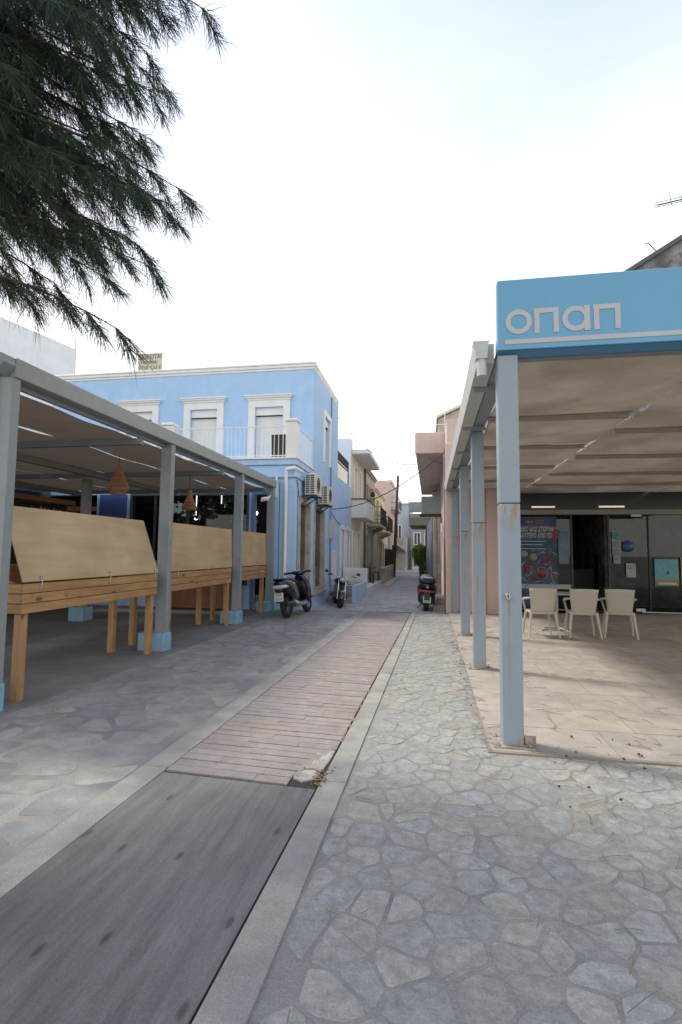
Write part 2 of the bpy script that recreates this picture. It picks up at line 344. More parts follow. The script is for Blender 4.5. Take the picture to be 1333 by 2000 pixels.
shopglass = glass('shop_glass', (.5, .54, .55), .85)
winglass = glass('window_glass', (.35, .4, .42), 1.5)
clearglass = glass('clear_glass', (.86, .9, .9), 1.0)
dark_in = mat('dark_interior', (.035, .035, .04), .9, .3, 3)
# ------------------------------------------------------------------ ground
ZA = -.18                                              # the alley lies a little lower than the square
xL = lambda y: -1.87 + .0255 * y                       # edges of the channel down the middle
xR = lambda y: -.80 + .0255 * y
kL = lambda y: -2.05 + .021 * y                        # outer edges of its concrete borders
kR = lambda y: -.615 + .0215 * y
g = MB()
prof = [(-400, -.012), (13.15, -.012), (13.9, ZA - .012), (70, ZA - .012), (70.01, -.3), (900, -.3)]
for (a, za), (b, zb) in zip(prof, prof[1:]): g.quad((-400, a, za), (400, a, za), (400, b, zb), (-400, b, zb))
struct('ground', g, mat('ground_concrete', (.27, .26, .24), .95, .15, 2, .05, 40, c2=(.23, .22, .21)))

def voronoi(x0, x1, y0, y1, sp, jit, gap, rng, keep, sides, ar=1.0):
    """irregular flagstone outlines: half-plane cells of jittered seeds, clipped to SIDES (n, d: n.p <= d)"""
    seeds = {}
    nx, ny = int((x1 - x0) / sp) + 1, int((y1 - y0) / (sp * ar)) + 1
    for i in range(-2, nx + 2):
        for j in range(-2, ny + 2):
            if rng.random() < .13: continue
            seeds[i, j] = (x0 + (i + .5 + .5 * (j % 2) + rng.uniform(-jit, jit)) * sp, y0 + (j + .5 + rng.uniform(-jit, jit)) * sp * ar)
    cells = []
    for (i, j), (sx, sy) in seeds.items():
        if not (x0 <= sx <= x1 and y0 <= sy <= y1) or not keep(sx, sy): continue
        poly = [(sx - sp * 1.6, sy - sp * 1.6 * ar), (sx + sp * 1.6, sy - sp * 1.6 * ar), (sx + sp * 1.6, sy + sp * 1.6 * ar), (sx - sp * 1.6, sy + sp * 1.6 * ar)]
        cuts = []
        for di in range(-2, 3):
            for dj in range(-2, 3):
                if (di or dj) and (i + di, j + dj) in seeds:
                    px, py = seeds[i + di, j + dj]; nx_, ny_ = px - sx, py - sy; l = math.hypot(nx_, ny_)
                    cuts.append((nx_ / l, ny_ / l, (nx_ * (px + sx) / 2 + ny_ * (py + sy) / 2) / l - gap * rng.uniform(.35, .75)))
        cuts += [(a, b, d(sx, sy) if callable(d) else d) for a, b, d in sides(sx, sy)]
        for a, b, d in cuts:
            res = []
            for k in range(len(poly)):
                p, q = poly[k - 1], poly[k]; fp, fq = a * p[0] + b * p[1] - d, a * q[0] + b * q[1] - d
                if (fp <= 0) != (fq <= 0): t_ = fp / (fp - fq); res.append((p[0] + (q[0] - p[0]) * t_, p[1] + (q[1] - p[1]) * t_))
                if fq <= 0: res.append(q)
            poly = res
            if not poly: break
        if len(poly) < 3: continue
        # drop tiny edges, cut the corners once, ruffle
        pl = [p for k, p in enumerate(poly) if math.dist(p, poly[k - 1]) > sp * .09]
        if len(pl) < 3: continue
        A = abs(sum(pl[k - 1][0] * pl[k][1] - pl[k][0] * pl[k - 1][1] for k in range(len(pl)))) / 2
        if A < sp * sp * .12: continue
        rr = []
        for k in range(len(pl)):
            p, q, r_ = pl[k - 1], pl[k], pl[(k + 1) % len(pl)]; t1 = rng.uniform(.06, .22); t2 = rng.uniform(.06, .22)
            rr.append((q[0] + (p[0] - q[0]) * t1, q[1] + (p[1] - q[1]) * t1)); rr.append((q[0] + (r_[0] - q[0]) * t2, q[1] + (r_[1] - q[1]) * t2))
        cells.append(((sx, sy), [(x + rng.uniform(-1, 1) * sp * .03, y + rng.uniform(-1, 1) * sp * .012) for x, y in rr]))
    return cells
def stone_mb(mb, poly, z, h, rng, edge=.006):
    cx = sum(p[0] for p in poly) / len(poly); cy = sum(p[1] for p in poly) / len(poly); n = len(poly)
    tx, ty = rng.uniform(-.006, .006), rng.uniform(-.006, .006)
    rs = [max(.3, 1 - edge / max(.02, math.hypot(x - cx, y - cy))) for x, y in poly]
    v = [(x, y, z - .006) for x, y in poly] + [(cx + (x - cx) * r, cy + (y - cy) * r, z + h + (x - cx) * tx + (y - cy) * ty) for (x, y), r in zip(poly, rs)]
    mb.add(v, [list(range(n, 2 * n))] + [[i, (i + 1) % n, n + (i + 1) % n, n + i] for i in range(n)])
def lay(name, parent, cells, mt, h, rng, z=0, limit=285):
    cells.sort(key=lambda c: math.hypot(*c[0])); rest = MB()
    for k, (c, poly) in enumerate(cells):
        if k < limit:
            mb = MB(); stone_mb(mb, poly, z, rng.uniform(*h), rng); obj(name, mb, mt, parent)
        else: stone_mb(rest, poly, z, rng.uniform(*h), rng)
    if rest.f: obj(name + '_field', rest, mt, parent)['kind'] = 'stuff'
rng = random.Random(3)
# right-hand crazy paving
pr = MB(); ys = [-6, 13.12]
pr.add([(kR(-6), -6, 0), (7, -6, 0), (7, 4.3, 0), (.7, 4.3, 0), (.7, 13.12, 0), (kR(13.12), 13.12, 0)], [range(6)])
pave_r = struct('pavement', pr, mortar)
sd = lambda sx, sy: [(-1, .0215, .615 + .01 - .0)] + ([(1, 0, .46)] if sy > 4.15 else []) + [(0, 1, 13.1)] + ([(0, 1, 4.20)] if (sy < 4.15 and sx > .5) else [])
# -x + .0215y <= .605  <=>  x >= kR(y)
sd = lambda sx, sy: [(-1, .0215, .60)] + ([(1, 0, .455)] if sy > 4.15 else []) + [(0, 1, 13.1)] + ([(0, 1, 4.12)] if (sy < 4.15 and sx > .5) else [])
cells = voronoi(-.8, 3.4, 1.1, 13.1, .168, .48, .011, rng, lambda x, y: x > kR(y) + .02 and ((y < 4.15 and x < .6 * y + 1.2) or x < .46), sd, .92)
lay('flagstone', pave_r, cells, slate, (.001, .005), rng)
# left-hand paving, worn and smeared with mortar
pl_ = MB(); pl_.add([(kL(-6), -6, 0), (kL(13.12), 13.12, 0), (-3.55, 13.12, 0), (-3.85, 4, 0), (-4.2, -6, 0)], [range(5)])
pave_l = struct('pavement', pl_, mortar_d)
sd = lambda sx, sy: [(1, -.021, -2.05 - .01), (0, 1, 13.1), (-1, .030, 3.93)]
cells = voronoi(-4.2, -1.7, 1.9, 13.1, .34, .46, .05, rng, lambda x, y: x < kL(y) - .03 and x > -3.95 + .03 * y, sd, .85)
lay('flagstone', pave_l, cells, slate_d, (.0005, .003), rng)
# alley paving
pa = MB(); pa.quad((-2.6, 13.16, .001), (.6, 13.16, .001), (.6, 13.9, ZA), (-2.6, 13.9, ZA)); pa.quad((-3.4, 13.9, ZA), (.6, 13.9, ZA), (.6, 60, ZA), (-3.4, 60, ZA))
alley = struct('alley_paving', pa, mat('alley_mortar', (.40, .39, .37), .95, .15, 4))
cells = voronoi(-3.3, .6, 14.0, 44, .42, .4, .05, rng, lambda x, y: True, lambda a, b: [(0, -1, -13.95)], 1.0)
lay('flagstone', alley, cells, alley_stone, (.004, .010), rng, ZA, 280)
# concrete borders of the channel
for nm, a, b in (('kerb_strip', xR, kR), ('kerb_strip', kL, xL)):
    mb = MB(); y = -6.0; segs = [-6, 1.2, 3.4, 5.6, 7.8, 10, 13.13]
    o = None
    for s0, s1 in zip(segs, segs[1:]):
        if a is xR and s0 == 1.2: pass
        aa = (lambda y: a(y) + .012)
        v = [(aa(s0), s0 + .003, -.05), (b(s0) - (0 if a is xR else .0), s0 + .003, -.05), (b(s1), s1 - .003, -.05), (aa(s1), s1 - .003, -.05)]
        mb.add(v + [(x, y_, .011) for x, y_, _ in v], [(4, 5, 6, 7), (0, 1, 5, 4), (1, 2, 6, 5), (2, 3, 7, 6), (3, 0, 4, 7)])
    struct(nm, mb, conc)
# brick channel: one course after the other, broken away at the near right corner
bed = MB(); bed.quad((xL(-6), -6, -.004), (xR(-6) + .02, -6, -.004), (xR(13.1) + .02, 13.1, -.004), (xL(13.1), 13.1, -.004))
strip = struct('brick_path', bed, darkgap)
y = 3.36; k = 0; nb = 0
pitch = .104
while y < 13.02:
    cuts = [0, 1] if nb > 200 else [0, rng.choice([.42, .55, .6, .48]), 1]
    if nb <= 200 and rng.random() < .25: cuts = [0, rng.uniform(.25, .35), rng.uniform(.62, .72), 1]
    for c0, c1 in zip(cuts, cuts[1:]):
        lim = 1.0
        if y < 3.95: lim = .80 + (y - 3.36) * .30 if y > 3.5 else .82
        if c0 >= lim: continue
        c1 = min(c1, lim)
        tw = .05 * (13 - y) / 10                        # courses run a little askew
        X0 = xL(y) + .006 + (xR(y) - xL(y) - .012) * c0 + .0008; X1 = xL(y) + .006 + (xR(y) - xL(y) - .012) * c1 - .0008
        sk = lambda x: -(x - xL(y)) * .055 + .0
        z = rng.uniform(.007, .0115); e = .0035
        p = [(X0, y + sk(X0) + e), (X1, y + sk(X1) + e), (X1, y + sk(X1) + pitch - e), (X0, y + sk(X0) + pitch - e)]
        mb = MB(); iz = [(x + (.0025 if i in (0, 3) else -.0025) * 0, q + (.002 if i < 2 else -.002), z) for i, (x, q) in enumerate(p)]
        mb.add([(x, q, -.003) for x, q in p] + iz, [(4, 5, 6, 7), (0, 1, 5, 4), (1, 2, 6, 5), (2, 3, 7, 6), (3, 0, 4, 7)])
        obj('brick', mb, brickm, strip); nb += 1
    y += pitch
# mortar patches in the broken corner
patchm = mat('pale_mortar_patch', (.42, .395, .335), .95, .25, 12, .3, 30, c2=(.29, .265, .22))
def lump(poly, z0, z1, mt, nm):
    mb = MB(); n = len(poly); cx = sum(p[0] for p in poly) / n; cy = sum(p[1] for p in poly) / n
    rings = [(1, z0), (.97, z1 * .6), (.82, z1), (.4, z1 * 1.05)]
    v = [(cx + (x - cx) * r, cy + (y_ - cy) * r, z * (1 + .12 * math.sin(i * 2.3))) for r, z in rings for i, (x, y_) in enumerate(poly)]
    mb.add(v, [[r * n + i, r * n + (i + 1) % n, (r + 1) * n + (i + 1) % n, (r + 1) * n + i] for r in range(3) for i in range(n)] + [list(range(3 * n, 4 * n))])
    return obj(nm, mb, mt, strip)
lump([(-.90, 3.42), (-.83, 3.38), (-.76, 3.43), (-.735, 3.52), (-.79, 3.57), (-.87, 3.56), (-.915, 3.49)], -.004, .009, patchm, 'mortar_patch')
lump([(-.90, 3.58), (-.80, 3.59), (-.735, 3.56), (-.715, 3.72), (-.705, 3.92), (-.77, 3.96), (-.83, 3.88), (-.865, 3.74), (-.905, 3.66)], -.004, .009, patchm, 'mortar_patch')
lump([(-.84, 6.05), (-.70, 6.02), (-.66, 6.08), (-.67, 6.2), (-.80, 6.18)], -.004, .014, patchm, 'mortar_patch')
# dark worn boards over the near end of the channel
bd = bpy.data.materials.new('stained_boards'); bd.use_nodes = True; t = bd.node_tree; p = t.nodes['Principled BSDF']; p.inputs['Roughness'].default_value = .62
tc = N(t, 'ShaderNodeTexCoord'); mp = N(t, 'ShaderNodeMapping'); mp.inputs['Scale'].default_value = (1, .12, 1); mp.inputs['Rotation'].default_value = (0, 0, .03); t.links.new(tc.outputs['Object'], mp.inputs[0])
n1 = N(t, 'ShaderNodeTexNoise'); n1.inputs['Scale'].default_value = 16; n1.inputs['Detail'].default_value = 12; n1.inputs['Roughness'].default_value = .75; t.links.new(mp.outputs[0], n1.inputs['Vector'])
cr = N(t, 'ShaderNodeValToRGB'); cr.color_ramp.elements[0].position = .34; cr.color_ramp.elements[0].color = (.092, .089, .083, 1); cr.color_ramp.elements[1].position = .68; cr.color_ramp.elements[1].color = (.172, .166, .153, 1)
t.links.new(n1.outputs['Fac'], cr.inputs[0])
n2 = N(t, 'ShaderNodeTexVoronoi', voronoi_dimensions='2D'); m2 = N(t, 'ShaderNodeMapping'); m2.inputs['Scale'].default_value = (4.2, 1.7, 1); t.links.new(tc.outputs['Object'], m2.inputs[0]); t.links.new(m2.outputs[0], n2.inputs['Vector']); n2.inputs['Scale'].default_value = 1.0
r2 = N(t, 'ShaderNodeMapRange'); r2.inputs[1].default_value = .035; r2.inputs[2].default_value = .085; r2.inputs[3].default_value = .75; r2.inputs[4].default_value = 0; t.links.new(n2.outputs['Distance'], r2.inputs[0])
gate = N(t, 'ShaderNodeMath', operation='GREATER_THAN'); sx = N(t, 'ShaderNodeSeparateColor'); t.links.new(n2.outputs['Color'], sx.inputs[0]); t.links.new(sx.outputs[0], gate.inputs[0]); gate.inputs[1].default_value = .45
gm = N(t, 'ShaderNodeMath', operation='MULTIPLY'); t.links.new(r2.outputs[0], gm.inputs[0]); t.links.new(gate.outputs[0], gm.inputs[1])
x = N(t, 'ShaderNodeMix', data_type='RGBA'); t.links.new(gm.outputs[0], x.inputs[0]); t.links.new(cr.outputs[0], x.inputs[6]); x.inputs[7].default_value = (.035, .032, .03, 1)
n3 = N(t, 'ShaderNodeTexNoise'); n3.inputs['Scale'].default_value = 1.1; n3.inputs['Detail'].default_value = 4; t.links.new(tc.outputs['Object'], n3.inputs['Vector'])
r3 = N(t, 'ShaderNodeMapRange'); r3.inputs[1].default_value = .3; r3.inputs[2].default_value = .7; r3.inputs[3].default_value = .82; r3.inputs[4].default_value = 1.25; t.links.new(n3.outputs['Fac'], r3.inputs[0])
ml = N(t, 'ShaderNodeVectorMath', operation='SCALE'); n5 = N(t, 'ShaderNodeTexNoise'); n5.inputs['Scale'].default_value = 160; n5.inputs['Detail'].default_value = 4; t.links.new(tc.outputs['Object'], n5.inputs['Vector'])
r5 = N(t, 'ShaderNodeMapRange'); r5.inputs[1].default_value = .3; r5.inputs[2].default_value = .7; r5.inputs[3].default_value = .78; r5.inputs[4].default_value = 1.22; t.links.new(n5.outputs['Fac'], r5.inputs[0])
m5 = N(t, 'ShaderNodeMath', operation='MULTIPLY'); t.links.new(r3.outputs[0], m5.inputs[0]); t.links.new(r5.outputs[0], m5.inputs[1])
t.links.new(x.outputs[2], ml.inputs[0]); t.links.new(m5.outputs[0], ml.inputs['Scale']); t.links.new(ml.outputs[0], p.inputs['Base Color'])
b = N(t, 'ShaderNodeBump'); b.inputs['Distance'].default_value = .003; b.inputs['Strength'].default_value = .5; t.links.new(n1.outputs['Fac'], b.inputs['Height']); t.links.new(b.outputs[0], p.inputs['Normal'])
mb = MB(); Y0, Y1 = -6, 3.33
v = [(xL(Y0) + .004, Y0), (xR(Y0) + .001, Y0), (xR(Y1) - .002, Y1 - .055), (xL(Y1) + .003, Y1 + .0)]
mb.add([(a, c, -.003) for a, c in v] + [(a, c, .008) for a, c in v], [(4, 5, 6, 7), (0, 1, 5, 4), (1, 2, 6, 5), (2, 3, 7, 6), (3, 0, 4, 7)])
struct('ramp_board', mb, bd)
# beige tiled floor under the right canopy
fl = MB(); fl.add([(.43, 4.12, -.01), (9, 4.22, -.01), (9, 14.9, -.01), (.5, 13.4, -.01), (.43, 4.12, .014), (9, 4.22, .014), (9, 14.9, .014), (.5, 13.4, .014)], [(4, 5, 6, 7), (0, 1, 5, 4), (1, 2, 6, 5), (2, 3, 7, 6), (3, 0, 4, 7)])
tfloor = struct('tiled_floor', fl, mat('tile_grout', (.25, .21, .165), .95, .2, 6))
ty = 4.14; row = 0
while ty < 13.3:
    tx = .45 + (0 if row % 2 else -.31); y0, y1 = ty, ty + .60
    while tx < 6.9:
        a, c = max(tx, .45), tx + .62
        if c - a > .08 and (a < .42 * y0 + .6):
            zz = .0165 + rng.uniform(0, .0012); q = .004; mb = MB(); sl = .012
            P = [(a + q, y0 + q + (a) * sl), (c - q, y0 + q + c * sl), (c - q, y1 - q + c * sl), (a + q, y1 - q + a * sl)]
            mb.add([(x_, y_, .008) for x_, y_ in P] + [(x_, y_, zz) for x_, y_ in P], [(4, 5, 6, 7), (0, 1, 5, 4), (1, 2, 6, 5), (2, 3, 7, 6), (3, 0, 4, 7)])
            obj('floor_tile', mb, tile_m, tfloor)
        tx += .62
    ty += .6; row += 1
# grey floor under the left canopy
fl = MB(); fl.add([(-3.80, 4.0, 0), (-3.55, 12.6, 0), (-14, 12.6, 0), (-14, -3, 0), (-4.05, -3, 0), (-3.80, 4.0, .02), (-3.55, 12.6, .02), (-14, 12.6, .02), (-14, -3, .02), (-4.05, -3, .02)], [(5, 6, 7, 8, 9), (0, 1, 6, 5), (4, 0, 5, 9)])
struct('terrace_floor', fl, mat('terrace_concrete', (.20, .193, .182), .9, .15, 3, .04, 50, c2=(.165, .16, .152), dirt=.3))
# ------------------------------------------------------------------ left canopy
fabric_l = mat('taupe_canvas', (.225, .18, .14), .9, .07, 3, .01, 60, trans=.11)
lc = thing('canopy', 'left grey steel canopy with taupe fabric roof over the wooden market tables', 'canopy', (-5.4, 8, 0))
PY = [4.17, 7.22, 10.22, 12.42]
for k, y in enumerate(PY):
    a = MB(); a.box(-4.05, -3.87, y - .06, y + .05, .27, 3.12, .006); post = obj('post', a, steel if k else steel, lc)
    b = MB(); b.box(-4.28, -3.855, y - .13, y + .10, .0, .275, .015) if k == 1 else b.box(-4.24, -3.86, y - .20, y + (.07 if k == 0 else .12), .0, .27, .015)
    obj('footing', b, blockblue, post)
for y in (6.4, 9.82):
    a = MB(); a.box(-7.32, -7.17, y - .08, y + .08, .3, 3.0, .006); post = obj('post', a, steel_l, lc)
    b = MB(); b.box(-7.42, -7.08, y - .17, y + .17, .0, .3, .015); obj('footing', b, blockblue, post)
a = MB(); a.box(-3.99, -3.85, 4.13, 12.52, 3.12, 3.31, .008); obj('edge_beam', a, steel_l, lc)
a = MB(); a.box(-4.04, -3.99, 4.3, 12.4, 3.07, 3.16); obj('edge_rail', a, steel, lc)
# middle beam sags between its posts in the photo: built from shallow arched segments
a = MB(); a.box(-6.62, -6.5, 4.13, 12.5, 2.93, 3.05, .008); obj('middle_beam', a, steel_l, lc)
a = MB(); a.box(-9.3, -9.2, 4.13, 12.5, 2.93, 3.05, .008); obj('back_beam', a, steel_l, lc)
a = MB(); a.box(-10.4, -4.05, 4.13, 4.23, 3.1, 3.28, .008); obj('front_beam', a, steel_l, lc)
for y in (6.55, 9.45, 12.3):
    a = MB(); a.box(-9.2, -4.0, y - .04, y + .04, 2.985, 3.08, .004); obj('rafter', a, steel, lc)
def cloth(x0, x1, y0, y1, z, sag, n=14, m=8, edge=.0, rng=rng):
    mb = MB(); ph = rng.uniform(0, 6)
    vs = []
    for i in range(n + 1):
        for j in range(m + 1):
            u, v = i / n, j / m; s_ = math.sin(math.pi * u); e = edge * s_ * (1 if v > .5 else -1) * abs(2 * v - 1) ** 3
            vs.append((x0 + (x1 - x0) * v - e, y0 + (y1 - y0) * u, z - sag * s_ * (.6 + .4 * math.sin(math.pi * v)) + .012 * math.sin(9 * v + ph) * s_ + .008 * math.sin(13 * u + 5 * v + ph)))
    mb.add(vs, [[i * (m + 1) + j, (i + 1) * (m + 1) + j, (i + 1) * (m + 1) + j + 1, i * (m + 1) + j + 1] for i in range(n) for j in range(m)], True)
    return mb
for x0, x1 in ((-5.10, -4.08), (-6.56, -5.11), (-8.01, -6.565), (-10.4, -8.015)):
    yy = [4.24, 6.55, 9.45, 12.3]
    for y0, y1 in zip(yy, yy[1:]): obj('fabric_panel', cloth(x0, x1, y0 + .03, y1 - .03, 3.07, .045, edge=.022), fabric_l, lc)
# gearbox cap at the near corner
a = MB(); a.prism([(-4.13, 3.34), (-3.99, 3.34), (-3.87, 3.30), (-3.85, 3.22), (-3.93, 3.13), (-4.02, 3.16), (-4.02, 3.24), (-4.13, 3.24)], 3.98, 4.125, 'y'); cap = obj('gear_housing', a, steel, lc)
a = MB(); a.lathe([(0, 0), (.018, 0), (.018, .01), (0, .012)], (-3.95, 3.975, 3.23), 10, 'y'); obj('bolt', a, iron, cap)
a = MB(); a.tube([(-3.985, 4.09, 3.1), (-3.985, 4.1, 1.9)], .004); a.box(-3.995, -3.975, 4.09, 4.11, 1.86, 1.91, .003); obj('crank_cord', a, iron, lc)
# pale roller tubes glimpsed at the back
a = MB(); a.tube([(-9.0, 5.0, 2.86), (-9.0, 9.2, 2.86)], .04); obj('roller_tube', a, white, lc)

# ------------------------------------------------------------------ closed market tables
def display_table(y0, y1, lean, label, xf=-3.91, dep=.72, near_side=True, zlo=.865, lats=2):
    t = thing('market_table', label, 'market table', (xf, (y0 + y1) / 2, 0), 'closed wooden market tables along the left canopy')
    hgt = (1.16 - zlo) / 3
    for k in range(3):
        a = MB(); a.box(xf - .022, xf, y0, y1, zlo + k * hgt + .001, zlo + (k + 1) * hgt - .007, .003); obj('front_plank', a, pine, t)
        a = MB(); a.box(xf - dep, xf - .024, y0, y0 + .022, zlo + k * hgt + .001, zlo + (k + 1) * hgt - .007, .003); obj('side_plank', a, pine_x, t)
        a = MB(); a.box(xf - dep, xf - .024, y1 - .022, y1, zlo + k * hgt + .001, zlo + (k + 1) * hgt - .007, .003); obj('side_plank', a, pine_x, t)
    for yy in ((y0, y0 + .022), (y1 - .022, y1)):
        a = MB(); a.prism([(xf - dep, 1.162), (xf - .10, 1.162), (xf - dep, 1.34)], yy[0], yy[1], 'y'); obj('side_cheek', a, pine_x, t)
    a = MB(); a.box(xf - dep, xf - dep + .022, y0 + .024, y1 - .024, zlo, 1.33, .003); obj('back_plank', a, pine, t)
    a = MB(); a.box(xf - dep + .024, xf - .024, y0 + .024, y1 - .024, zlo + .01, zlo + .03); obj('table_bottom', a, pine, t)
    for x in (xf - .115, xf - dep + .03):
        for y in (y0 + .03, y1 - .115):
            a = MB(); a.box(x, x + .085, y, y + .085, 0.02, zlo, .004); obj('leg', a, pine_z, t)
    # plywood shutter
    z0, z1 = 1.175, 1.935; a = MB(); th = .016
    P = [(xf + .005, z0), (xf + .005 - lean, z1), (xf + .005 - lean - th, z1), (xf + .005 - th, z0)]
    a.prism(P, y0 - .01, y1 + .01, 'y'); brd = obj('plywood_shutter', a, ply, t)
    for f in ([.09, .545, .965] if lats == 3 else [.09, .545]):
        y = y0 + (y1 - y0) * f; a = MB(); a.box(xf + .004, xf + .010, y - .012, y + .012, 1.09, 1.145, .002); a.tube([(xf + .012, y, 1.10), (xf + .018, y - .004, 1.17), (xf + .006 - .012, y + .006, 1.225)], .0045, 6); a.box(xf - .01, xf + .006, y - .010, y + .014, 1.20, 1.23, .002)
        obj('latch', a, silver, t)
    return t
display_table(4.44, 6.95, .27, 'nearest pine table with its big plywood shutter leaning back, between the first two posts', lats=3)
display_table(7.40, 9.88, .03, 'middle pine table with upright plywood shutter between second and third canopy posts', xf=-3.95)
t3 = display_table(10.45, 12.12, .02, 'short far pine table with upright plywood shutter just before the blue house', xf=-3.97)
a = MB(); a.prism([(10.9 + .85, .86), (10.9 + 1.0, .86), (11.58, .55), (11.52, .55)], -4.60, -4.56, 'x'); obj('brace', a, pine_z, t3)
# ------------------------------------------------------------------ right canopy
fabric_r = mat('stained_beige_canvas', (.34, .29, .225), .9, .16, 2.2, .02, 40, c2=(.26, .215, .16), dirt=.35, dirtc=(.24, .18, .11), trans=.18)
# rusty paint for the right posts
rp = mat('blue_grey_rusting_paint', (.25, .295, .335), .45, .05, 6, .01, 40, dirt=.18, dirtc=(.2, .21, .22)); t = rp.node_tree; L = t.links; p = t.nodes['Principled BSDF']
src = p.inputs['Base Color'].links[0].from_socket
tc = N(t, 'ShaderNodeTexCoord'); sp = N(t, 'ShaderNodeSeparateXYZ'); L.new(tc.outputs['Object'], sp.inputs[0])
def band(sock, a0, a1, b0, b1):
    r = N(t, 'ShaderNodeMapRange'); r.inputs[1].default_value = a0; r.inputs[2].default_value = a1; L.new(sock, r.inputs[0])
    q = N(t, 'ShaderNodeMapRange'); q.inputs[1].default_value = b0; q.inputs[2].default_value = b1; q.inputs[3].default_value = 1; q.inputs[4].default_value = 0; L.new(sock, q.inputs[0])
    m_ = N(t, 'ShaderNodeMath', operation='MULTIPLY'); L.new(r.outputs[0], m_.inputs[0]); L.new(q.outputs[0], m_.inputs[1]); return m_.outputs[0]
def mul(a, b):
    m_ = N(t, 'ShaderNodeMath', operation='MULTIPLY'); L.new(a, m_.inputs[0]); L.new(b, m_.inputs[1]); return m_.outputs[0]
def mxx(a, b):
    m_ = N(t, 'ShaderNodeMath', operation='MAXIMUM'); L.new(a, m_.inputs[0]); L.new(b, m_.inputs[1]); return m_.outputs[0]
nz = N(t, 'ShaderNodeTexNoise'); nz.inputs['Scale'].default_value = 10; nz.inputs['Detail'].default_value = 6; mpp = N(t, 'ShaderNodeMapping'); mpp.inputs['Scale'].default_value = (3, 3, .7); L.new(tc.outputs['Object'], mpp.inputs[0]); L.new(mpp.outputs[0], nz.inputs['Vector'])
rz = N(t, 'ShaderNodeMapRange'); rz.inputs[1].default_value = .45; rz.inputs[2].default_value = .6; L.new(nz.outputs['Fac'], rz.inputs[0])
streak = mul(band(sp.outputs[0], -.032, -.022, -.016, -.006), band(sp.outputs[2], -.62, -.50, -.37, -.33))     # long run below the hook (origin at post middle z=1.55)
seam_ = mul(mul(band(sp.outputs[2], .10, .30, .352, .356), rz.outputs[0]), band(sp.outputs[0], -.2, -.19, .19, .2))
foot = mul(mul(band(sp.outputs[2], -1.6, -1.59, -1.50, -1.36), rz.outputs[0]), band(sp.outputs[0], .02, .04, .09, .1))
long_ = mul(band(sp.outputs[0], -.034, -.026, -.02, -.012), band(sp.outputs[2], -1.4, -.9, -.6, -.4))
half = N(t, 'ShaderNodeMath', operation='MULTIPLY'); L.new(long_, half.inputs[0]); half.inputs[1].default_value = .35
fac = mxx(mxx(streak, seam_), mxx(foot, half.outputs[0])); cl = N(t, 'ShaderNodeMath', operation='MULTIPLY'); L.new(fac, cl.inputs[0]); cl.inputs[1].default_value = .8
x = N(t, 'ShaderNodeMix', data_type='RGBA'); L.new(cl.outputs[0], x.inputs[0]); L.new(src, x.inputs[6]); x.inputs[7].default_value = (.30, .16, .05, 1); L.new(x.outputs[2], p.inputs['Base Color'])

rc = thing('canopy', 'right blue-grey steel canopy with stained beige fabric roof in front of the betting shop', 'canopy', (3.2, 8.7, 0))
gut = mat('pale_gutter_paint', (.50, .50, .48), .6, .08, 5, .01, 40, dirt=.3, dirtc=(.33, .26, .19))
bz = mat('rusty_plate', (.22, .17, .13), .8, .25, 14, .06, 60, c2=(.30, .27, .23))
for k, y in enumerate((4.32, 7.0, 9.7, 13.28)):
    a = MB(); off = (.632, y, 1.55); a.box(-.078, .078, -.078, .078, -1.535, 1.90 - 1.55, .006); a.box(-.0795, .0795, -.0795, .0795, 1.905 - 1.55, 3.12 - 1.55, .006)
    me = a.mesh('post', rp); o = bpy.data.objects.new('post', me); COL.objects.link(o); o.parent = rc; o.location = Vector(off) - rc.location
    b = MB(); s_ = .15 if k < 3 else .1; b.box(.632 - s_, .632 + s_, y - .13, y + .13, .013, .030, .003)
    for sx in (-1, 1):
        for sy in (-1, 1): b.lathe([(.0, .05), (.012, .05), (.012, .03), (.02, .03)], (.632 + sx * s_ * .78, y + sy * .1, 0), 6)
    obj('base_plate', b, bz, o)
    if k == 0:
        c = MB(); c.box(.715, .79, y - .05, y + .07, .031, .055, .004); c.box(.72, .80, y - .06, y - .05, .03, .10); obj('cleat', c, bz, o)
        c = MB(); c.tube([(.60, y - .08, 1.20), (.592, y - .10, 1.165), (.606, y - .115, 1.135), (.618, y - .10, 1.16), (.612, y - .085, 1.19)], .006, 6); c.lathe([(0, -.012), (.014, -.012), (.016, 0)], (.596, y - .079, 1.175), 8, 'y'); obj('hook', c, silver, o)
# long beams and gutter on the alley side
a = MB(); a.box(.56, .70, 4.3, 13.4, 3.12, 3.20, .005); obj('long_beam', a, steel, rc)
a = MB(); a.add([(.40, 4.36, 3.10), (.54, 4.36, 3.10), (.54, 13.45, 3.10), (.40, 13.45, 3.10), (.37, 4.36, 3.27), (.54, 4.36, 3.27), (.54, 13.45, 3.27), (.37, 13.45, 3.27)], [(0, 1, 2, 3), (4, 5, 6, 7), (0, 1, 5, 4), (1, 2, 6, 5), (2, 3, 7, 6), (3, 0, 4, 7)]); gt = obj('gutter', a, gut, rc)
a = MB(); a.add([(.385, 4.28, 3.12), (.475, 4.28, 3.12), (.475, 4.38, 3.12), (.385, 4.38, 3.12), (.36, 4.26, 3.26), (.49, 4.26, 3.26), (.49, 4.39, 3.26), (.36, 4.39, 3.26)], [(0, 1, 2, 3), (4, 5, 6, 7), (0, 1, 5, 4), (1, 2, 6, 5), (2, 3, 7, 6), (3, 0, 4, 7)]); a.tube([(.433, 4.33, 3.12), (.437, 4.33, 2.98)], .042, 14); obj('downspout', a, gut, gt)
for y in (5.0, 6.6, 8.2, 9.8, 11.4, 12.9):
    a = MB(); a.box(.42, .70, y - .02, y + .02, 3.06, 3.10); obj('gutter_bracket', a, steel, gt)
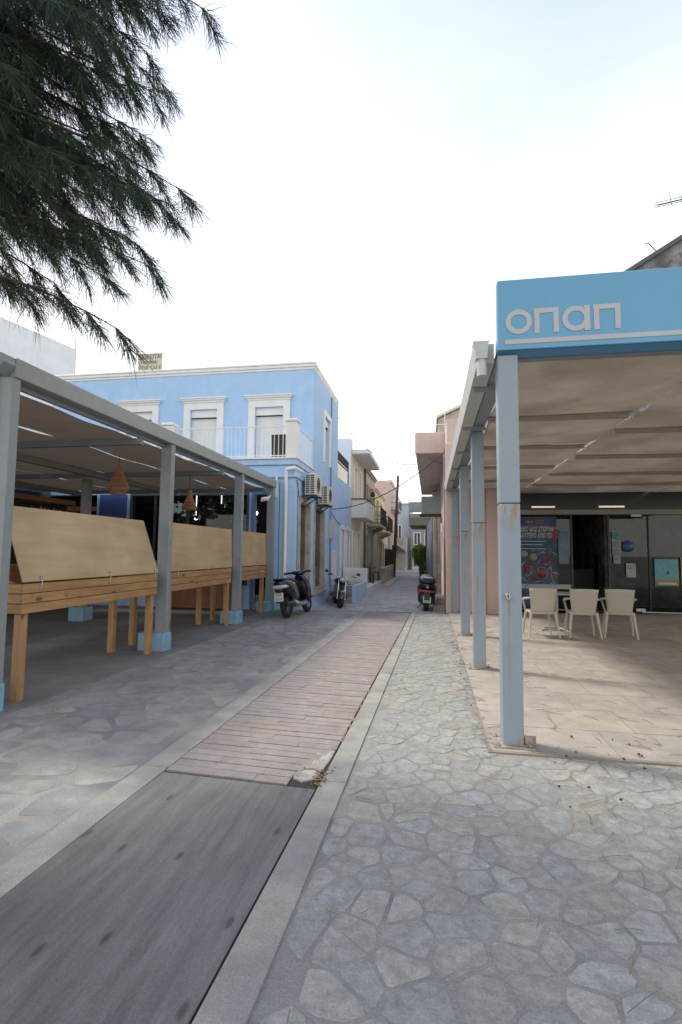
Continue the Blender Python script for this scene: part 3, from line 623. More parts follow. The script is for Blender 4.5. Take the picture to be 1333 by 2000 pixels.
a = MB(); a.box(.56, 9, 4.36, 4.44, 3.12, 3.3, .005); obj('front_beam', a, steel, rc)
SEAM = 2.33; raft = mat('dusty_grey_paint', (.31, .275, .225), .6, .1, 5)
for y in (6.32, 8.07, 9.93, 11.8): a = MB(); a.box(.70, SEAM - .05, y - .03, y + .03, 3.087, 3.14, .004); obj('rafter', a, raft, rc)
for y in (5.25, 7.12, 9.0, 10.9, 12.6): a = MB(); a.box(SEAM + .06, 9, y - .03, y + .03, 3.085, 3.138, .004); obj('rafter', a, raft, rc)
yy = [4.44, 6.32, 8.07, 9.93, 11.8, 13.5]
for y0, y1 in zip(yy, yy[1:]): obj('fabric_panel', cloth(.71, SEAM + .01, y0 - .02, y1 + .02, 3.155, .055, edge=.022), fabric_r, rc)
yy = [4.44, 5.25, 7.12, 9.0, 10.9, 12.6, 14.5]
for y0, y1 in zip(yy, yy[1:]): obj('fabric_panel', cloth(SEAM + .012, 5.64, y0 - .02, y1 + .02, 3.15, .05, edge=.012), fabric_r, rc); obj('fabric_panel', cloth(5.66, 9, y0 - .02, y1 + .02, 3.15, .05, edge=.01), fabric_r, rc)
# blue sign box
signb = mat('sign_blue', (.115, .32, .49), .45, .03, 2, dirt=.06); signw = mat('sign_white', (.42, .43, .42), .55, .03, 4)
sgn = thing('shop_sign', 'long bright blue sign box lettered in white on the front of the right canopy', 'shop sign', (4, 4.28, 3.4))
a = MB(); a.box(.55, 9, 4.2, 4.30, 3.145, 3.735, .006); obj('sign_box', a, signb, sgn)
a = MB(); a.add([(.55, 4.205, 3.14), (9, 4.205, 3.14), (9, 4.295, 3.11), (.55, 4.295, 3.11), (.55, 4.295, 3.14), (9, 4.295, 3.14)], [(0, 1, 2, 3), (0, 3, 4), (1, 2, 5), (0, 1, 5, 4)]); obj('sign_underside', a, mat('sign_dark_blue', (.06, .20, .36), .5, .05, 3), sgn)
def ring(mb, cx, cz, r0, r1, y0, y1, n=40):
    v = [(cx + r * math.cos(2 * math.pi * k / n), y, cz + r * math.sin(2 * math.pi * k / n)) for y in (y0, y1) for r in (r0, r1) for k in range(n)]
    q = []
    for k in range(n):
        j = (k + 1) % n; q += [(k, j, n + j, n + k), (k, j, 2 * n + j, 2 * n + k), (n + k, n + j, 3 * n + j, 3 * n + k)]
    mb.add(v, q)
ya, yb = 4.195, 4.201; H_ = .205; z0 = 3.270; st = .040
def letter(fn): mb = MB(); fn(mb); obj('letter', mb, signw, sgn)
def pi_(x, wd):
    def f(m): m.box(x, x + st, ya, yb, z0, z0 + H_ - st); m.box(x + wd - st, x + wd, ya, yb, z0, z0 + H_ - st); m.box(x - .006, x + wd, ya, yb, z0 + H_ - st, z0 + H_)
    return f
def al(m): ring(m, 1.048 + .1025, z0 + .1025, .1025 - st, .1025, ya, yb); m.box(1.048 + .205 - st, 1.048 + .208, ya - .001, yb, z0, z0 + H_)
letter(lambda m: ring(m, .612 + .1025, z0 + .1025, .1025 - st, .1025, ya, yb)); letter(pi_(.836, .186)); letter(al); letter(pi_(1.285, .196)); X0 = .612
a = MB(); a.box(X0 - .005, 9, ya, yb, 3.19, 3.228); obj('stripe', a, signw, sgn)

# ------------------------------------------------------------------ blue house
XW = -3.4
bh = thing('blue_house', 'two-storey pale blue corner house with white cornice, shutters and corner balcony', 'house', (-7, 16, 0))
F1 = front(12.65); F2 = front(14.65); E1 = east(XW)
a = MB()
wall(a, F1, -12.2, XW - .003, -.2, 3.72, [(-8.0, -4.62, .62, 3.02), (-4.5, -3.98, .05, 3.0), (-11.9, -9.0, .1, 3.0)])
wall(a, E1, 12.653, 14.647, -.2, 3.72, [(13.05, 14.35, .28, 2.92)])
wall(a, E1, 14.653, 18.75, -.2, 6.98, [(14.85, 16.38, .30, 2.95), (16.22, 17.05, 4.6, 5.98)])
wall(a, E1, 18.753, 21.95, -.2, 4.32, [(19.42, 20.3, -.02, 2.42), (20.7, 21.6, -.02, 2.42)])
wall(a, F2, -12.2, XW - .003, 3.72, 6.98, [(-5.22, -4.35, 4.0, 5.86), (-7.33, -6.46, 4.0, 5.86), (-9.5, -8.63, 4.0, 5.86)])
a.quad((-12.2, 14.65, 6.9), (XW, 14.65, 6.9), (XW, 18.75, 6.9), (-12.2, 18.75, 6.9)); a.quad((-12.2, 18.747, -.2), (XW - .003, 18.747, -.2), (XW - .003, 18.747, 6.98), (-12.2, 18.747, 6.98)); a.quad((-12.203, 12.65, -.2), (-12.203, 18.75, -.2), (-12.203, 18.75, 3.7), (-12.203, 12.65, 3.7)); a.quad((-12.203, 14.65, 3.7), (-12.203, 18.75, 3.7), (-12.203, 18.75, 6.98), (-12.203, 14.65, 6.98))
a.quad((XW, 18.75, 4.3), (-8, 18.75, 4.3), (-8, 21.95, 4.3), (XW, 21.95, 4.3))
obj('wall', a, bluewall, bh)
# interior box behind the openings
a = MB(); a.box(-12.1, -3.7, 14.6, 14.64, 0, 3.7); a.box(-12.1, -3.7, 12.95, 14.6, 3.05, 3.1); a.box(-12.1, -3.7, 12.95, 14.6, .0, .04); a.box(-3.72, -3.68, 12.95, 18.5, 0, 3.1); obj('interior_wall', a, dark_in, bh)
# cornice: stepped, along both faces
a = MB()
for z0_, z1_, d in ((6.98, 7.05, .025), (7.052, 7.14, .055), (7.142, 7.20, .075)): a.box(-12.3, XW + d * .6, 14.65 - d, 15.0, z0_, z1_, .01); a.box(XW - .3, XW + d * .4, 15.002, 18.75, z0_, z1_, .01)
obj('cornice', a, white, bh)
# corner seam strip, thin ledges
a = MB(); a.box(-12.2, XW + .06, 12.58, 12.65, 3.40, 3.46, .01); a.box(XW, XW + .06, 12.652, 14.6, 3.40, 3.46, .01); obj('string_course', a, bluewall, bh)
# upper doors/windows with white surrounds, cap, slatted roller shutter
def surround(F, u0, u1, z0, z1, wd, cap, parent, lab=None, shut=True, zs=None):
    w_ = MB(); frame(w_, F, u0, u1, z0, z1, wd, .0, .045, False)
    if cap: w_.fbox(F, u0 - .03, u1 + .03, z1, z1 + .06, 0, .07); w_.fbox(F, u0 - .07, u1 + .07, z1 + .062, z1 + .11, 0, .11); w_.fbox(F, u0 - .10, u1 + .10, z1 + .112, z1 + .15, 0, .14)
    wn = obj('window', w_, white, parent)
    if shut:
        s_ = MB(); i0, i1 = u0 + wd, u1 - wd; zb, zt = z0 + .02, z1 - wd
        s_.fbox(F, i0, i1, zt - .24, zt, -.16, -.05)
        n_ = int((zt - .25 - zb) / .055)
        for q in range(n_): zz = zb + q * .055; s_.add([F(i0, zz, -.13), F(i1, zz, -.13), F(i1, zz + .042, -.112), F(i0, zz + .042, -.112), F(i0, zz + .055, -.13), F(i1, zz + .055, -.13)], [(0, 1, 2, 3), (3, 2, 5, 4)])
        sh = obj('roller_shutter', s_, white, wn); sh['kind'] = 'stuff'
        c_ = MB(); c_.fbox(F, i0, i1, zt - .262, zt - .25, -.12, -.05); obj('shutter_gap', c_, darkgap, wn)
    return wn
for u0, u1 in ((-5.44, -4.13), (-7.55, -6.24), (-9.72, -8.41)): surround(F2, u0, u1, 4.0, 6.08, .21, True, bh)
for k, (y0, y1, z0_, z1_) in enumerate(((16.02, 17.25, 4.4, 6.14),)): surround(E1, y0, y1, z0_, z1_, .17, False, bh)
# street side shop windows with marble reveals
for y0, y1, z0_, z1_ in ((13.05, 14.35, .28, 2.92), (14.85, 16.38, .30, 2.95)):
    w_ = MB(); frame(w_, E1, y0 - .0, y1 + .0, z0_, z1_, .12, -.14, .03); w_.fbox(E1, y0 - .06, y1 + .06, z0_ - .07, z0_ - .001, -.05, .09)
    wn = obj('shop_window', w_, marble, bh)
    g_ = MB(); g_.fbox(E1, y0 + .12, y1 - .12, z0_ + .12, z1_ - .12, -.12, -.105); obj('pane', g_, winglass, wn)
    c_ = MB(); n_ = 9
    for q in range(n_):
        ya_ = y0 + .15 + (y1 - y0 - .3) * q / n_; c_.tube([(XW - .3 + .03 * math.sin(q * 2.1), ya_ + .06, z0_ + .15), (XW - .3, ya_ + .06, z1_ - .14)], .055, 6)
    cu = obj('curtain', c_, mat('grey_curtain', (.40, .39, .36), .9, .1, 6), wn)
for y0, y1 in ((19.32, 20.4), (20.62, 21.7)):
    w_ = MB(); frame(w_, E1, y0, y1, ZA, 2.5, .11, 0, .04, False); w_.fbox(E1, y0 + .2, y1 - .2, 2.502, 2.58, 0, .04); wn = obj('door', w_, white, bh)
    d_ = MB(); d_.fbox(E1, y0 + .11, y1 - .11, ZA + .02, 2.38, -.12, -.05)
    for zz in (.1, .95, 1.8): d_.fbox(E1, y0 + .2, (y0 + y1) / 2 - .04, zz, zz + .5, -.05, -.03, .01); d_.fbox(E1, (y0 + y1) / 2 + .04, y1 - .2, zz, zz + .5, -.05, -.03, .01)
    obj('door_leaf', d_, white, wn)
# ground floor shopfront facing the camera
w_ = MB(); frame(w_, F1, -8.0, -4.62, .62, 3.02, .06, -.10, .02); w_.fbox(F1, -6.36, -6.30, .68, 2.96, -.10, .02); w_.fbox(F1, -7.3, -7.26, .68, 2.96, -.08, .0); wn = obj('shop_window', w_, mat('dark_window_frame', (.06, .065, .07), .5, .1, 6), bh)
for u0, u1 in ((-7.94, -7.31), (-7.25, -6.37), (-6.29, -4.69)): g_ = MB(); g_.fbox(F1, u0, u1, .68, 2.96, -.06, -.05); obj('pane', g_, shopglass, wn)
w_ = MB(); w_.fbox(F1, -8.9, -8.1, .3, 3.0, .0, .03); obj('wall_panel', w_, mat('deep_blue_paint', (.05, .09, .26), .6, .08, 4), bh)
w_ = MB(); frame(w_, F1, -4.55, -3.95, .0, 3.05, .08, 0, .03, False); dr = obj('doorway', w_, mat('blue_trim', (.10, .20, .42), .6, .06, 4), bh)
w_ = MB()
for q in range(3): w_.box(-4.5, -3.98, 12.66 + q * .28, 12.9 + q * .28, 0 + .0, .18 * (q + 1) - .002)
obj('doorstep', w_, greywall, bh)
# wooden cabinet base below the window
w_ = MB(); w_.box(-6.9, -4.75, 12.28, 12.6, .05, .72, .005); cb = tag(obj('wooden_cabinet', w_, browncab), 'low red-brown panelled cabinet under the dark shop window of the blue house', 'cabinet')
for q in range(4): w_ = MB(); w_.box(-6.84 + q * .52, -6.38 + q * .52, 12.262, 12.278, .12, .66, .006); obj('door_panel', w_, woodmat('red_wood_panel', (.20, .085, .04), (.26, .12, .06), False, 2), cb)
# balcony with slab, pillars and white bars
bal = MB(); bal.box(-7.1, XW + .04, 12.60, 14.645, 3.73, 3.88, .01); bl = obj('balcony', bal, bluewall, bh)
e_ = MB(); e_.box(-7.12, XW + .07, 12.56, 12.66, 3.882, 3.93, .006); e_.box(XW - .03, XW + .07, 12.662, 14.64, 3.882, 3.93, .006); obj('balcony_edge', e_, white, bl)
for x0 in (-3.66, -7.10):
    e_ = MB(); e_.box(x0, x0 + .29, 12.6, 12.88, 3.93, 4.86, .01); e_.box(x0 - .03, x0 + .32, 12.57, 12.91, 4.862, 4.93, .01); obj('balcony_pillar', e_, white, bl)
e_ = MB(); e_.box(-6.8, -3.67, 12.72, 12.755, 4.76, 4.79); e_.box(-6.8, -3.67, 12.73, 12.75, 3.99, 4.01)
q = -6.72
while q < -3.7: e_.tube([(q, 12.74, 3.93), (q, 12.74, 4.77)], .009, 6, False); q += .118
rl = obj('railing', e_, white, bl)
e_ = MB(); e_.box(XW - .05, XW - .015, 12.92, 14.6, 4.76, 4.79); q = 13.0
while q < 14.6: e_.tube([(XW - .033, q, 3.93), (XW - .033, q, 4.77)], .009, 6, False); q += .118
obj('railing', e_, white, bl)
# pipes
e_ = MB(); e_.tube([(XW + .0, 13.4, 3.66), (-3.40, 12.56, 3.64), (-3.47, 12.53, 3.62), (-3.60, 12.55, 3.6), (-3.62, 12.57, 3.5), (-3.62, 12.57, .3)], .045, 12); e_.lathe([(.052, 2.2), (.052, 2.24)], (-3.62, 12.57, 0), 12); e_.lathe([(.052, 3.05), (.052, 3.09)], (-3.62, 12.57, 0), 12); obj('drainpipe', e_, white, bh)
e_ = MB(); e_.tube([(-3.88, 12.6, 3.42), (-3.88, 12.6, 2.9)], .03, 8); obj('vent_pipe', e_, white, bh)
e_ = MB(); e_.tube([(XW + .03, 17.3, 6.9), (XW + .03, 17.3, 2.3), (XW + .035, 17.35, .3)], .025, 8); obj('drainpipe', e_, mat('blue_pipe', (.16, .26, .40), .6, .06, 5), bh)
e_ = MB(); e_.box(XW, XW + .10, 17.15, 17.62, 1.95, 2.6, .01); obj('junction_box', e_, mat('grey_box', (.48, .49, .48), .6, .05, 6), bh)
e_ = MB(); frame(e_, E1, 17.7, 18.5, .55, 1.55, .08, 0, .04); e_.fbox(E1, 17.78, 18.42, .63, 1.47, .0, .02); obj('meter_box', e_, whitewall, bh)
e_ = MB(); e_.tube([(XW + .015, 12.75, 3.35), (XW + .02, 13.0, 2.95), (XW + .02, 14.5, 3.0)], .008, 5); e_.tube([(XW + .015, 12.9, 3.3), (XW + .015, 12.9, .5)], .008, 5); e_.tube([(-3.80, 12.63, 3.3), (-3.8, 12.63, .5)], .007, 5); obj('cable', e_, iron, bh)
# glass screen on the low terrace roof
e_ = MB(); bl_ = []
for (p, q) in (((18.78, 4.32), (18.78, 5.35)), ((18.78, 5.35), (21.6, 5.35)), ((21.6, 5.35), (21.6, 4.32)), ((18.78, 4.95), (21.6, 4.95))): e_.tube([(XW - .06, *p), (XW - .06, *q)], .028, 6)
sc_ = obj('terrace_screen', e_, iron, bh); e_ = MB(); e_.box(XW - .066, XW - .058, 18.8, 21.58, 4.34, 5.33); obj('pane', e_, clearglass, sc_)
# items: air conditioners
acm = mat('aged_white_plastic', (.56, .55, .50), .5, .06, 6, dirt=.2, dirtc=(.4, .37, .3))
def ac(y, z, label):
    t_ = thing('air_conditioner', label, 'air conditioner', (XW, y, z), 'air conditioners on the blue side wall')
    a = MB(); a.box(XW + .10, XW + .40, y, y + .80, z, z + .58, .02); cs = obj('casing', a, acm, t_)
    a = MB()
    for r in range(10):
        for c in range(2): a.box(XW + .135 + c * .13, XW + .235 + c * .13, y - .004, y + .002, z + .05 + r * .05, z + .08 + r * .05)
    v_ = obj('side_vents', a, darkgap, t_)
    a = MB(); a.lathe([(.235, .401), (.235, .412), (.215, .412), (.215, .403), (0, .403)], (XW, y + .34, z + .29), 28, 'x'); fn = obj('fan_grille', a, acm, t_)
    a = MB()
    for r in (.06, .11, .16, .2): a.torus((XW + .41, y + .34, z + .29), r, .004, 'x', 20, 5)
    for k in range(8): an = k * math.pi / 8; a.tube([(XW + .41, y + .34 - .21 * math.cos(an), z + .29 - .21 * math.sin(an)), (XW + .41, y + .34 + .21 * math.cos(an), z + .29 + .21 * math.sin(an))], .003, 4)
    obj('fan_guard', a, iron, fn)
    for yy_ in (y + .12, y + .66): a = MB(); a.box(XW, XW + .42, yy_, yy_ + .03, z - .035, z - .003); a.add([(XW, yy_, z - .25), (XW + .3, yy_, z - .035), (XW + .3, yy_ + .03, z - .035), (XW, yy_ + .03, z - .25), (XW, yy_, z - .21), (XW + .26, yy_, z - .035), (XW + .26, yy_ + .03, z - .035), (XW, yy_ + .03, z - .21)], [(0, 1, 2, 3), (4, 5, 6, 7), (0, 1, 5, 4), (3, 2, 6, 7)]); obj('bracket', a, iron, t_)
    a = MB(); a.tube([(XW + .3, y + .05, z + .05), (XW + .28, y - .04, z - .06), (XW + .12, y - .02, z - .12), (XW + .02, y + .05, z - .05)], .014, 6); obj('hose', a, iron, t_)
ac(13.25, 3.02, 'nearer white air conditioner on brackets, beside the white drainpipe')
ac(14.95, 2.92, 'farther air conditioner on brackets, lower and deeper along the blue wall')
# folded dark chair on balcony
fc = thing('balcony_chair', 'dark slatted chair behind the balcony railing by the right pillar', 'chair', (-3.95, 13.1, 3.88)); a = MB()
a.prism([(13.0, 3.9), (13.05, 3.9), (12.98, 4.6), (12.93, 4.6)], -4.15, -3.75, 'x'); obj('backrest', a, iron, fc); a = MB(); a.box(-4.15, -3.75, 13.0, 13.4, 4.26, 4.30, .01); obj('seat', a, iron, fc)
for x in (-4.14, -3.79):
    for y in (13.02, 13.36): a = MB(); a.box(x, x + .03, y, y + .03, 3.885, 4.26); obj('leg', a, iron, fc)
# for sale board
fs = thing('sale_sign', 'pale board lettered for sale standing on the roof of the blue house', 'sign', (-9, 15.0, 7.2)); a = MB(); a.box(-9.42, -8.57, 15, 15.03, 7.27, 7.93, .004); obj('board', a, mat('cream_board', (.55, .53, .42), .7, .08, 5), fs)
for x in (-9.3, -8.7): a = MB(); a.box(x, x + .04, 15.031, 15.07, 7.0, 7.9); obj('prop', a, steel, fs)
redink = mat('faded_red_ink', (.22, .12, .11), .7, .1, 9)
lettering('lettering', 'ΠΩΛΕΙΤΑΙ', .21, (-8.99, 14.995, 7.80), redink, fs, width=.76); lettering('lettering', 'ΤΗΛΕΦΩΝΟ', .12, (-8.99, 14.995, 7.62), mat('grey_ink', (.2, .2, .2), .7), fs, width=.5); lettering('lettering', 'FOR SALE', .22, (-8.99, 14.995, 7.42), mat('olive_ink', (.20, .20, .09), .7), fs, width=.78)
# cctv camera on the last post
cc = thing('security_camera', 'small white twin security camera on the last left canopy post', 'camera', (-3.95, 12.3, 2.85)); a = MB(); a.tube([(-3.95, 12.33, 2.9), (-3.95, 12.22, 2.84)], .02); obj('mount', a, white, cc)
a = MB(); a.tube([(-3.95, 12.24, 2.84), (-4.12, 12.12, 2.80)], .035, 10); a.tube([(-3.95, 12.24, 2.80), (-4.16, 12.2, 2.76)], .03, 10); obj('lens_housing', a, white, cc)
# ------------------------------------------------------------------ under the left canopy: shop goods, pendant lamps
rng2 = random.Random(11)
goodcols = [mat('goods_%s' % n, c, .7, .1, 9) for n, c in (('white', (.6, .58, .52)), ('blue', (.06, .12, .38)), ('tan', (.42, .28, .15)), ('red', (.36, .07, .05)), ('green', (.10, .22, .10)), ('ochre', (.45, .30, .08)), ('grey', (.25, .25, .26)))]
def shelf(x0, x1, y0, y1, zt, lab, face, rows=(1.9, 2.25, 2.6)):
    t_ = thing('shop_shelf', lab, 'shelf', ((x0 + x1) / 2, (y0 + y1) / 2, 0)); a = MB()
    for (p, q) in ((x0, y0), (x1 - .04, y0), (x0, y1 - .04), (x1 - .04, y1 - .04)): a.box(p, p + .04, q, q + .04, .02, zt - .12)
    obj('frame', a, browncab, t_)
    a = MB(); a.box(x0, x1, y0, y1, zt - .118, zt, .004); obj('header_board', a, mat('orange_wood', (.30, .13, .045), .5, .1, 6), t_)
    for z in (.6, 1.1, 1.55, *rows[:-1]):
        a = MB(); a.box(x0 + .042, x1 - .042, y0 + .01, y1 - .01, z, z + .025); obj('shelf_board', a, browncab, t_)
    a = MB(); a.box(x0 + .01, x1 - .01, y1 - .02, y1 - .005, .1, zt - .13) if face == 'y' else a.box(x0 + .005, x0 + .02, y0 + .05, y1 - .05, .1, zt - .13); obj('back_board', a, dark_in, t_)
    for z in (1.55, *rows[:-1]):
        g_ = MB(); s_ = x0 + .08 if face == 'y' else y0 + .08; e_ = x1 - .1 if face == 'y' else y1 - .1; q = s_
        while q < e_:
            w_ = rng2.uniform(.06, .12); h_ = rng2.uniform(.12, .24); g_.mi = rng2.randrange(len(goodcols))
            c = (q + w_ / 2, (y0 + y1) / 2) if face == 'y' else ((x0 + x1) / 2, q + w_ / 2)
            pr_ = [(0, 0), (w_ * .45, 0), (w_ * .5, h_ * .3), (w_ * rng2.uniform(.25, .5), h_ * .65), (w_ * rng2.uniform(.12, .4), h_ * .85), (w_ * .2, h_), (0, h_)]
            g_.lathe(pr_, (*c, z + .026), 10); q += w_ + .02
        o = obj('souvenirs', g_, goodcols, t_); o['kind'] = 'stuff'
shelf(-9.1, -8.85, 8.9, 11.6, 2.72, 'orange wooden souvenir shelf above the nearest plywood shutter on the left', 'x')
shelf(-11.8, -10.3, 12.9, 13.2, 2.7, 'dark shelf with souvenirs in the open shop left of the back canopy post', 'y')
shelf(-10.25, -9.1, 12.9, 13.2, 2.7, 'dark shelf with souvenirs between back canopy post and deep blue panel', 'y')
# shop wall closing the left side of the terrace
lw = thing('souvenir_shop', 'dark left-hand shop wall and ceiling under the back of the left canopy', 'shop', (-11, 8, 0)); a = MB(); a.box(-10.9, -10.42, 3.0, 12.6, 0, 3.6); obj('wall', a, mat('dull_blue_wall', (.07, .09, .14), .8, .1, 4), lw); a = MB(); a.box(-10.415, -10.3, 5, 12.2, .3, 2.9); obj('wooden_panel', a, browncab, lw)
# hanging shells and sponges behind the glass
sh = MB(); shc = [mat('shell_pale', (.26, .23, .18), .7, .15, 9), mat('shell_grey', (.14, .14, .13), .7, .1, 9), mat('shell_green', (.06, .10, .05), .7, .1, 9)]
for k in range(330):
    sh.mi = rng2.choice([0, 0, 1, 1, 2]); x = rng2.uniform(-7.1, -4.7); z = rng2.uniform(1.9, 2.92); y = rng2.uniform(12.95, 13.6); r = rng2.uniform(.03, .075)
    sh.lathe([(0, -r), (r * .7, -r * .6), (r, 0), (r * .6, r * .7), (0, r)], (x, y, z), 7)
o = obj('hanging_shells', sh, shc); o['kind'] = 'stuff'; tag(o, 'mass of pale shells and sponges hanging behind the dark shop window', 'shells')
lampm = emit('lit_bulb', (1, .95, .85), 9)
for k, (x, y, z) in enumerate(((-5.62, 13.2, 2.72), (-4.62, 13.2, 2.52), (-6.35, 13.2, 2.38))):
    a = MB(); a.lathe([(0, .045), (.03, .04), (.045, 0), (.03, -.04), (0, -.045)], (x, y, z), 12); a.tube([(x, y, z + .04), (x, y, 3.04)], .006, 5); tag(obj('spot_lamp', a, lampm), ['brightest small lit bulb above the middle table behind the shop glass', 'small lit bulb above the far plywood shutter behind the glass', 'small lit bulb just right of the conical wicker lamp'][k], 'lamp', 'lit bulbs in the left shop')
a = MB(); a.lathe([(0, 0), (.3, -.02), (.26, .25), (.1, .38), (0, .4)], (-7.0, 13.5, 2.5), 20); tag(obj('lamp_globe', a, emit('dim_shade', (.55, .68, .62), .25)), 'large pale greenish lamp shade behind the conical wicker lamp', 'lamp')
def wicker(x, y, zt, zb, r, lab, style):
    t_ = thing('pendant_lamp', lab, 'pendant lamp', (x, y, 3.0)); wm = mat('wicker', (.30, .15, .07), .8, .2, 30)
    a = MB(); a.tube([(x, y, 3.02), (x, y, zt)], .006, 5); obj('cord', a, iron, t_)
    prof = [(.03, zt), (.05, zt - .08), (r * .35, zt - (zt - zb) * .35), (r * .75, zt - (zt - zb) * .7), (r, zb + .03), (r * .9, zb)] if style else [(.03, zt), (.05, zt - .06), (.10, zt - .2), (r * .95, zb + .16), (r, zb + .08), (r * .7, zb)]
    a = MB()
    for k in range(26):
        for sg in (-1, 1):
            pts = [(x + q * math.cos(2 * math.pi * k / 26 + sg * i * .25), y + q * math.sin(2 * math.pi * k / 26 + sg * i * .25), z) for i, (q, z) in enumerate(prof)]; a.tube(pts, .006, 4, False)
    for q, z in prof: a.torus((x, y, z), q, .007, 'z', 20, 5)
    obj('wicker_shade', a, wm, t_)
    if style: a = MB(); a.lathe([(0, zb + .10), (r * .72, zb + .08), (r * .93, zb + .035)], (x, y, 0), 18); obj('shade_lining', a, mat('dark_wicker', (.12, .055, .03), .9, .2, 20), t_)
wicker(-4.97, 7.5, 2.86, 2.40, .155, 'open wicker pendant lamp hanging nearer, above the nearest plywood shutter', 0)
wicker(-4.72, 9.5, 2.70, 2.31, .15, 'conical reddish wicker pendant lamp hanging above the middle table', 1)
# green hose by the last footing
a = MB(); pts = [(-3.85 + .012 * k, 12.0 + .028 * k, .045 + .012 * math.sin(k)) for k in range(0, 34)]
for j in range(4): a.tube([(p[0] + .035 * j * math.cos(k * .7), p[1] + .03 * j, .02 + .012 * (j % 2) + .01 * abs(math.sin(k + j))) for k, p in enumerate(pts)], .012, 6)
tag(obj('garden_hose', a, mat('green_hose', (.04, .30, .18), .5, .1, 9)), 'green hose lying on the ground behind the dark blue scooter', 'hose')

# ------------------------------------------------------------------ chairs and table on the right terrace
ivory = mat('ivory_plastic', (.45, .42, .35), .42, .04, 5, spec=.4, dirt=.08)
def chair():
    t_ = thing('plastic_chair', 'x', 'chair', (0, 0, 0), 'ivory armchairs under the right canopy')
    a = MB(); n, m = 9, 8; vs = []
    for s_ in (0, 1):
        for i in range(n + 1):
            for j in range(m + 1):
                u, v = i / n * 2 - 1, j / m; w_ = .195 + .045 * v; z = .42 + .455 * v - .012 * u * u * v; y = -.20 - .075 * v + .05 * (1 - u * u) * -1 * (.4 + .6 * v) * .9 + .04
                vs.append((u * w_, y + (.018 if s_ else 0), z))
    q = lambda s_, i, j: s_ * (n + 1) * (m + 1) + i * (m + 1) + j
    fs = [[q(s_, i, j), q(s_, i + 1, j), q(s_, i + 1, j + 1), q(s_, i, j + 1)] for s_ in (0, 1) for i in range(n) for j in range(m)]
    fs += [[q(0, i, j), q(0, i + 1, j), q(1, i + 1, j), q(1, i, j)] for i in range(n) for j in (0, m)] + [[q(0, i, j), q(0, i, j + 1), q(1, i, j + 1), q(1, i, j)] for i in (0, n) for j in range(m)]
    a.add(vs, fs, True); obj('backrest', a, ivory, t_)
    a = MB(); a.loft([(.405, 0, .0, .19, .19, 6), (.425, 0, .0, .225, .22, 6), (.448, 0, .005, .222, .22, 6), (.455, 0, .005, .20, .20, 6)], 28, 'z'); obj('seat', a, ivory, t_)
    for sx in (-1, 1):
        a = MB(); a.tube([(sx * .20, .19, .42), (sx * .235, .215, .2), (sx * .25, .23, .0)], [.026, .021, .016], 8); obj('leg', a, ivory, t_)
        a = MB(); a.tube([(sx * .205, -.19, .46), (sx * .235, -.225, .22), (sx * .262, -.265, .0)], [.027, .022, .016], 8); obj('leg', a, ivory, t_)
        a = MB(); a.tube([(sx * .218, -.215, .70), (sx * .262, -.12, .685), (sx * .27, .06, .665), (sx * .262, .16, .64), (sx * .235, .20, .55), (sx * .205, .19, .43)], [.016, .022, .024, .022, .018, .018], 8); obj('armrest', a, ivory, t_)
    return t_
c0 = chair()
for k, (x, y, rz, lab) in enumerate(((1.98, 9.95, -4, 'leftmost ivory plastic armchair, partly behind the big front post'), (2.70, 9.98, 3, 'middle ivory plastic armchair beside the table foot'), (3.38, 10.15, 12, 'rightmost ivory plastic armchair, turned slightly away from the others'))):
    c = c0 if k == 0 else copy_tree(c0)
    c.location = (x, y, .018); c.rotation_euler = (0, 0, R(-rz)); c['label'] = lab
tb = thing('bistro_table', 'small square table with metal cross foot between the ivory chairs', 'table', (2.45, 10.75, 0)); a = MB(); a.box(2.1, 2.8, 10.4, 11.1, .72, .745, .008); obj('tabletop', a, mat('table_grey', (.42, .45, .46), .25, .05, 5), tb)
a = MB(); a.tube([(2.45, 10.75, .04), (2.45, 10.75, .72)], .03, 12); obj('pedestal', a, silver, tb)
for k in range(4): an = k * math.pi / 2 + .5; a = MB(); a.tube([(2.45, 10.75, .07), (2.45 + .18 * math.cos(an), 10.75 + .18 * math.sin(an), .055), (2.45 + .36 * math.cos(an), 10.75 + .36 * math.sin(an), .03)], [.022, .02, .015], 8); obj('foot', a, silver, tb)

# ------------------------------------------------------------------ betting shop
Y_S = 14.5; FS = front(Y_S)
bs = thing('betting_shop', 'betting shop with pink pillar and dark glass front behind the ivory chairs', 'shop', (4.5, 15.5, 0))
a = MB(); a.box(1.90, 9, Y_S + .25, Y_S + .5, 2.72, 4.6); a.box(1.9, 2.0, Y_S + .05, Y_S + 5, 0, 4.6); a.box(8.9, 9, Y_S, Y_S + 5, 0, 4.6); obj('upper_wall', a, rosewall, bs)
a = MB(); a.box(2.0, 8.9, Y_S + 4, Y_S + 4.1, 0, 3.3); a.box(2.0, 8.9, Y_S, Y_S + 4, .0, .02); a.box(2.0, 8.9, Y_S + .3, Y_S + 4, 3.25, 3.3); obj('interior', a, dark_in, bs)
a = MB(); a.fbox(FS, 1.98, 9, 2.56, 2.69, -.1, .03, .005); a.fbox(FS, 1.98, 3.66, .0, .05, -.1, .0); hd = obj('header_rail', a, mat('brown_grey_aluminium', (.25, .235, .21), .45, .04, 6), bs)
a = MB(); a.fbox(FS, 1.98, 9, 2.692, 3.3, -.03, -.02); obj('transom_pane', a, mat('dark_transom', (.022, .024, .024), .25, .15, 4, spec=.6), bs)
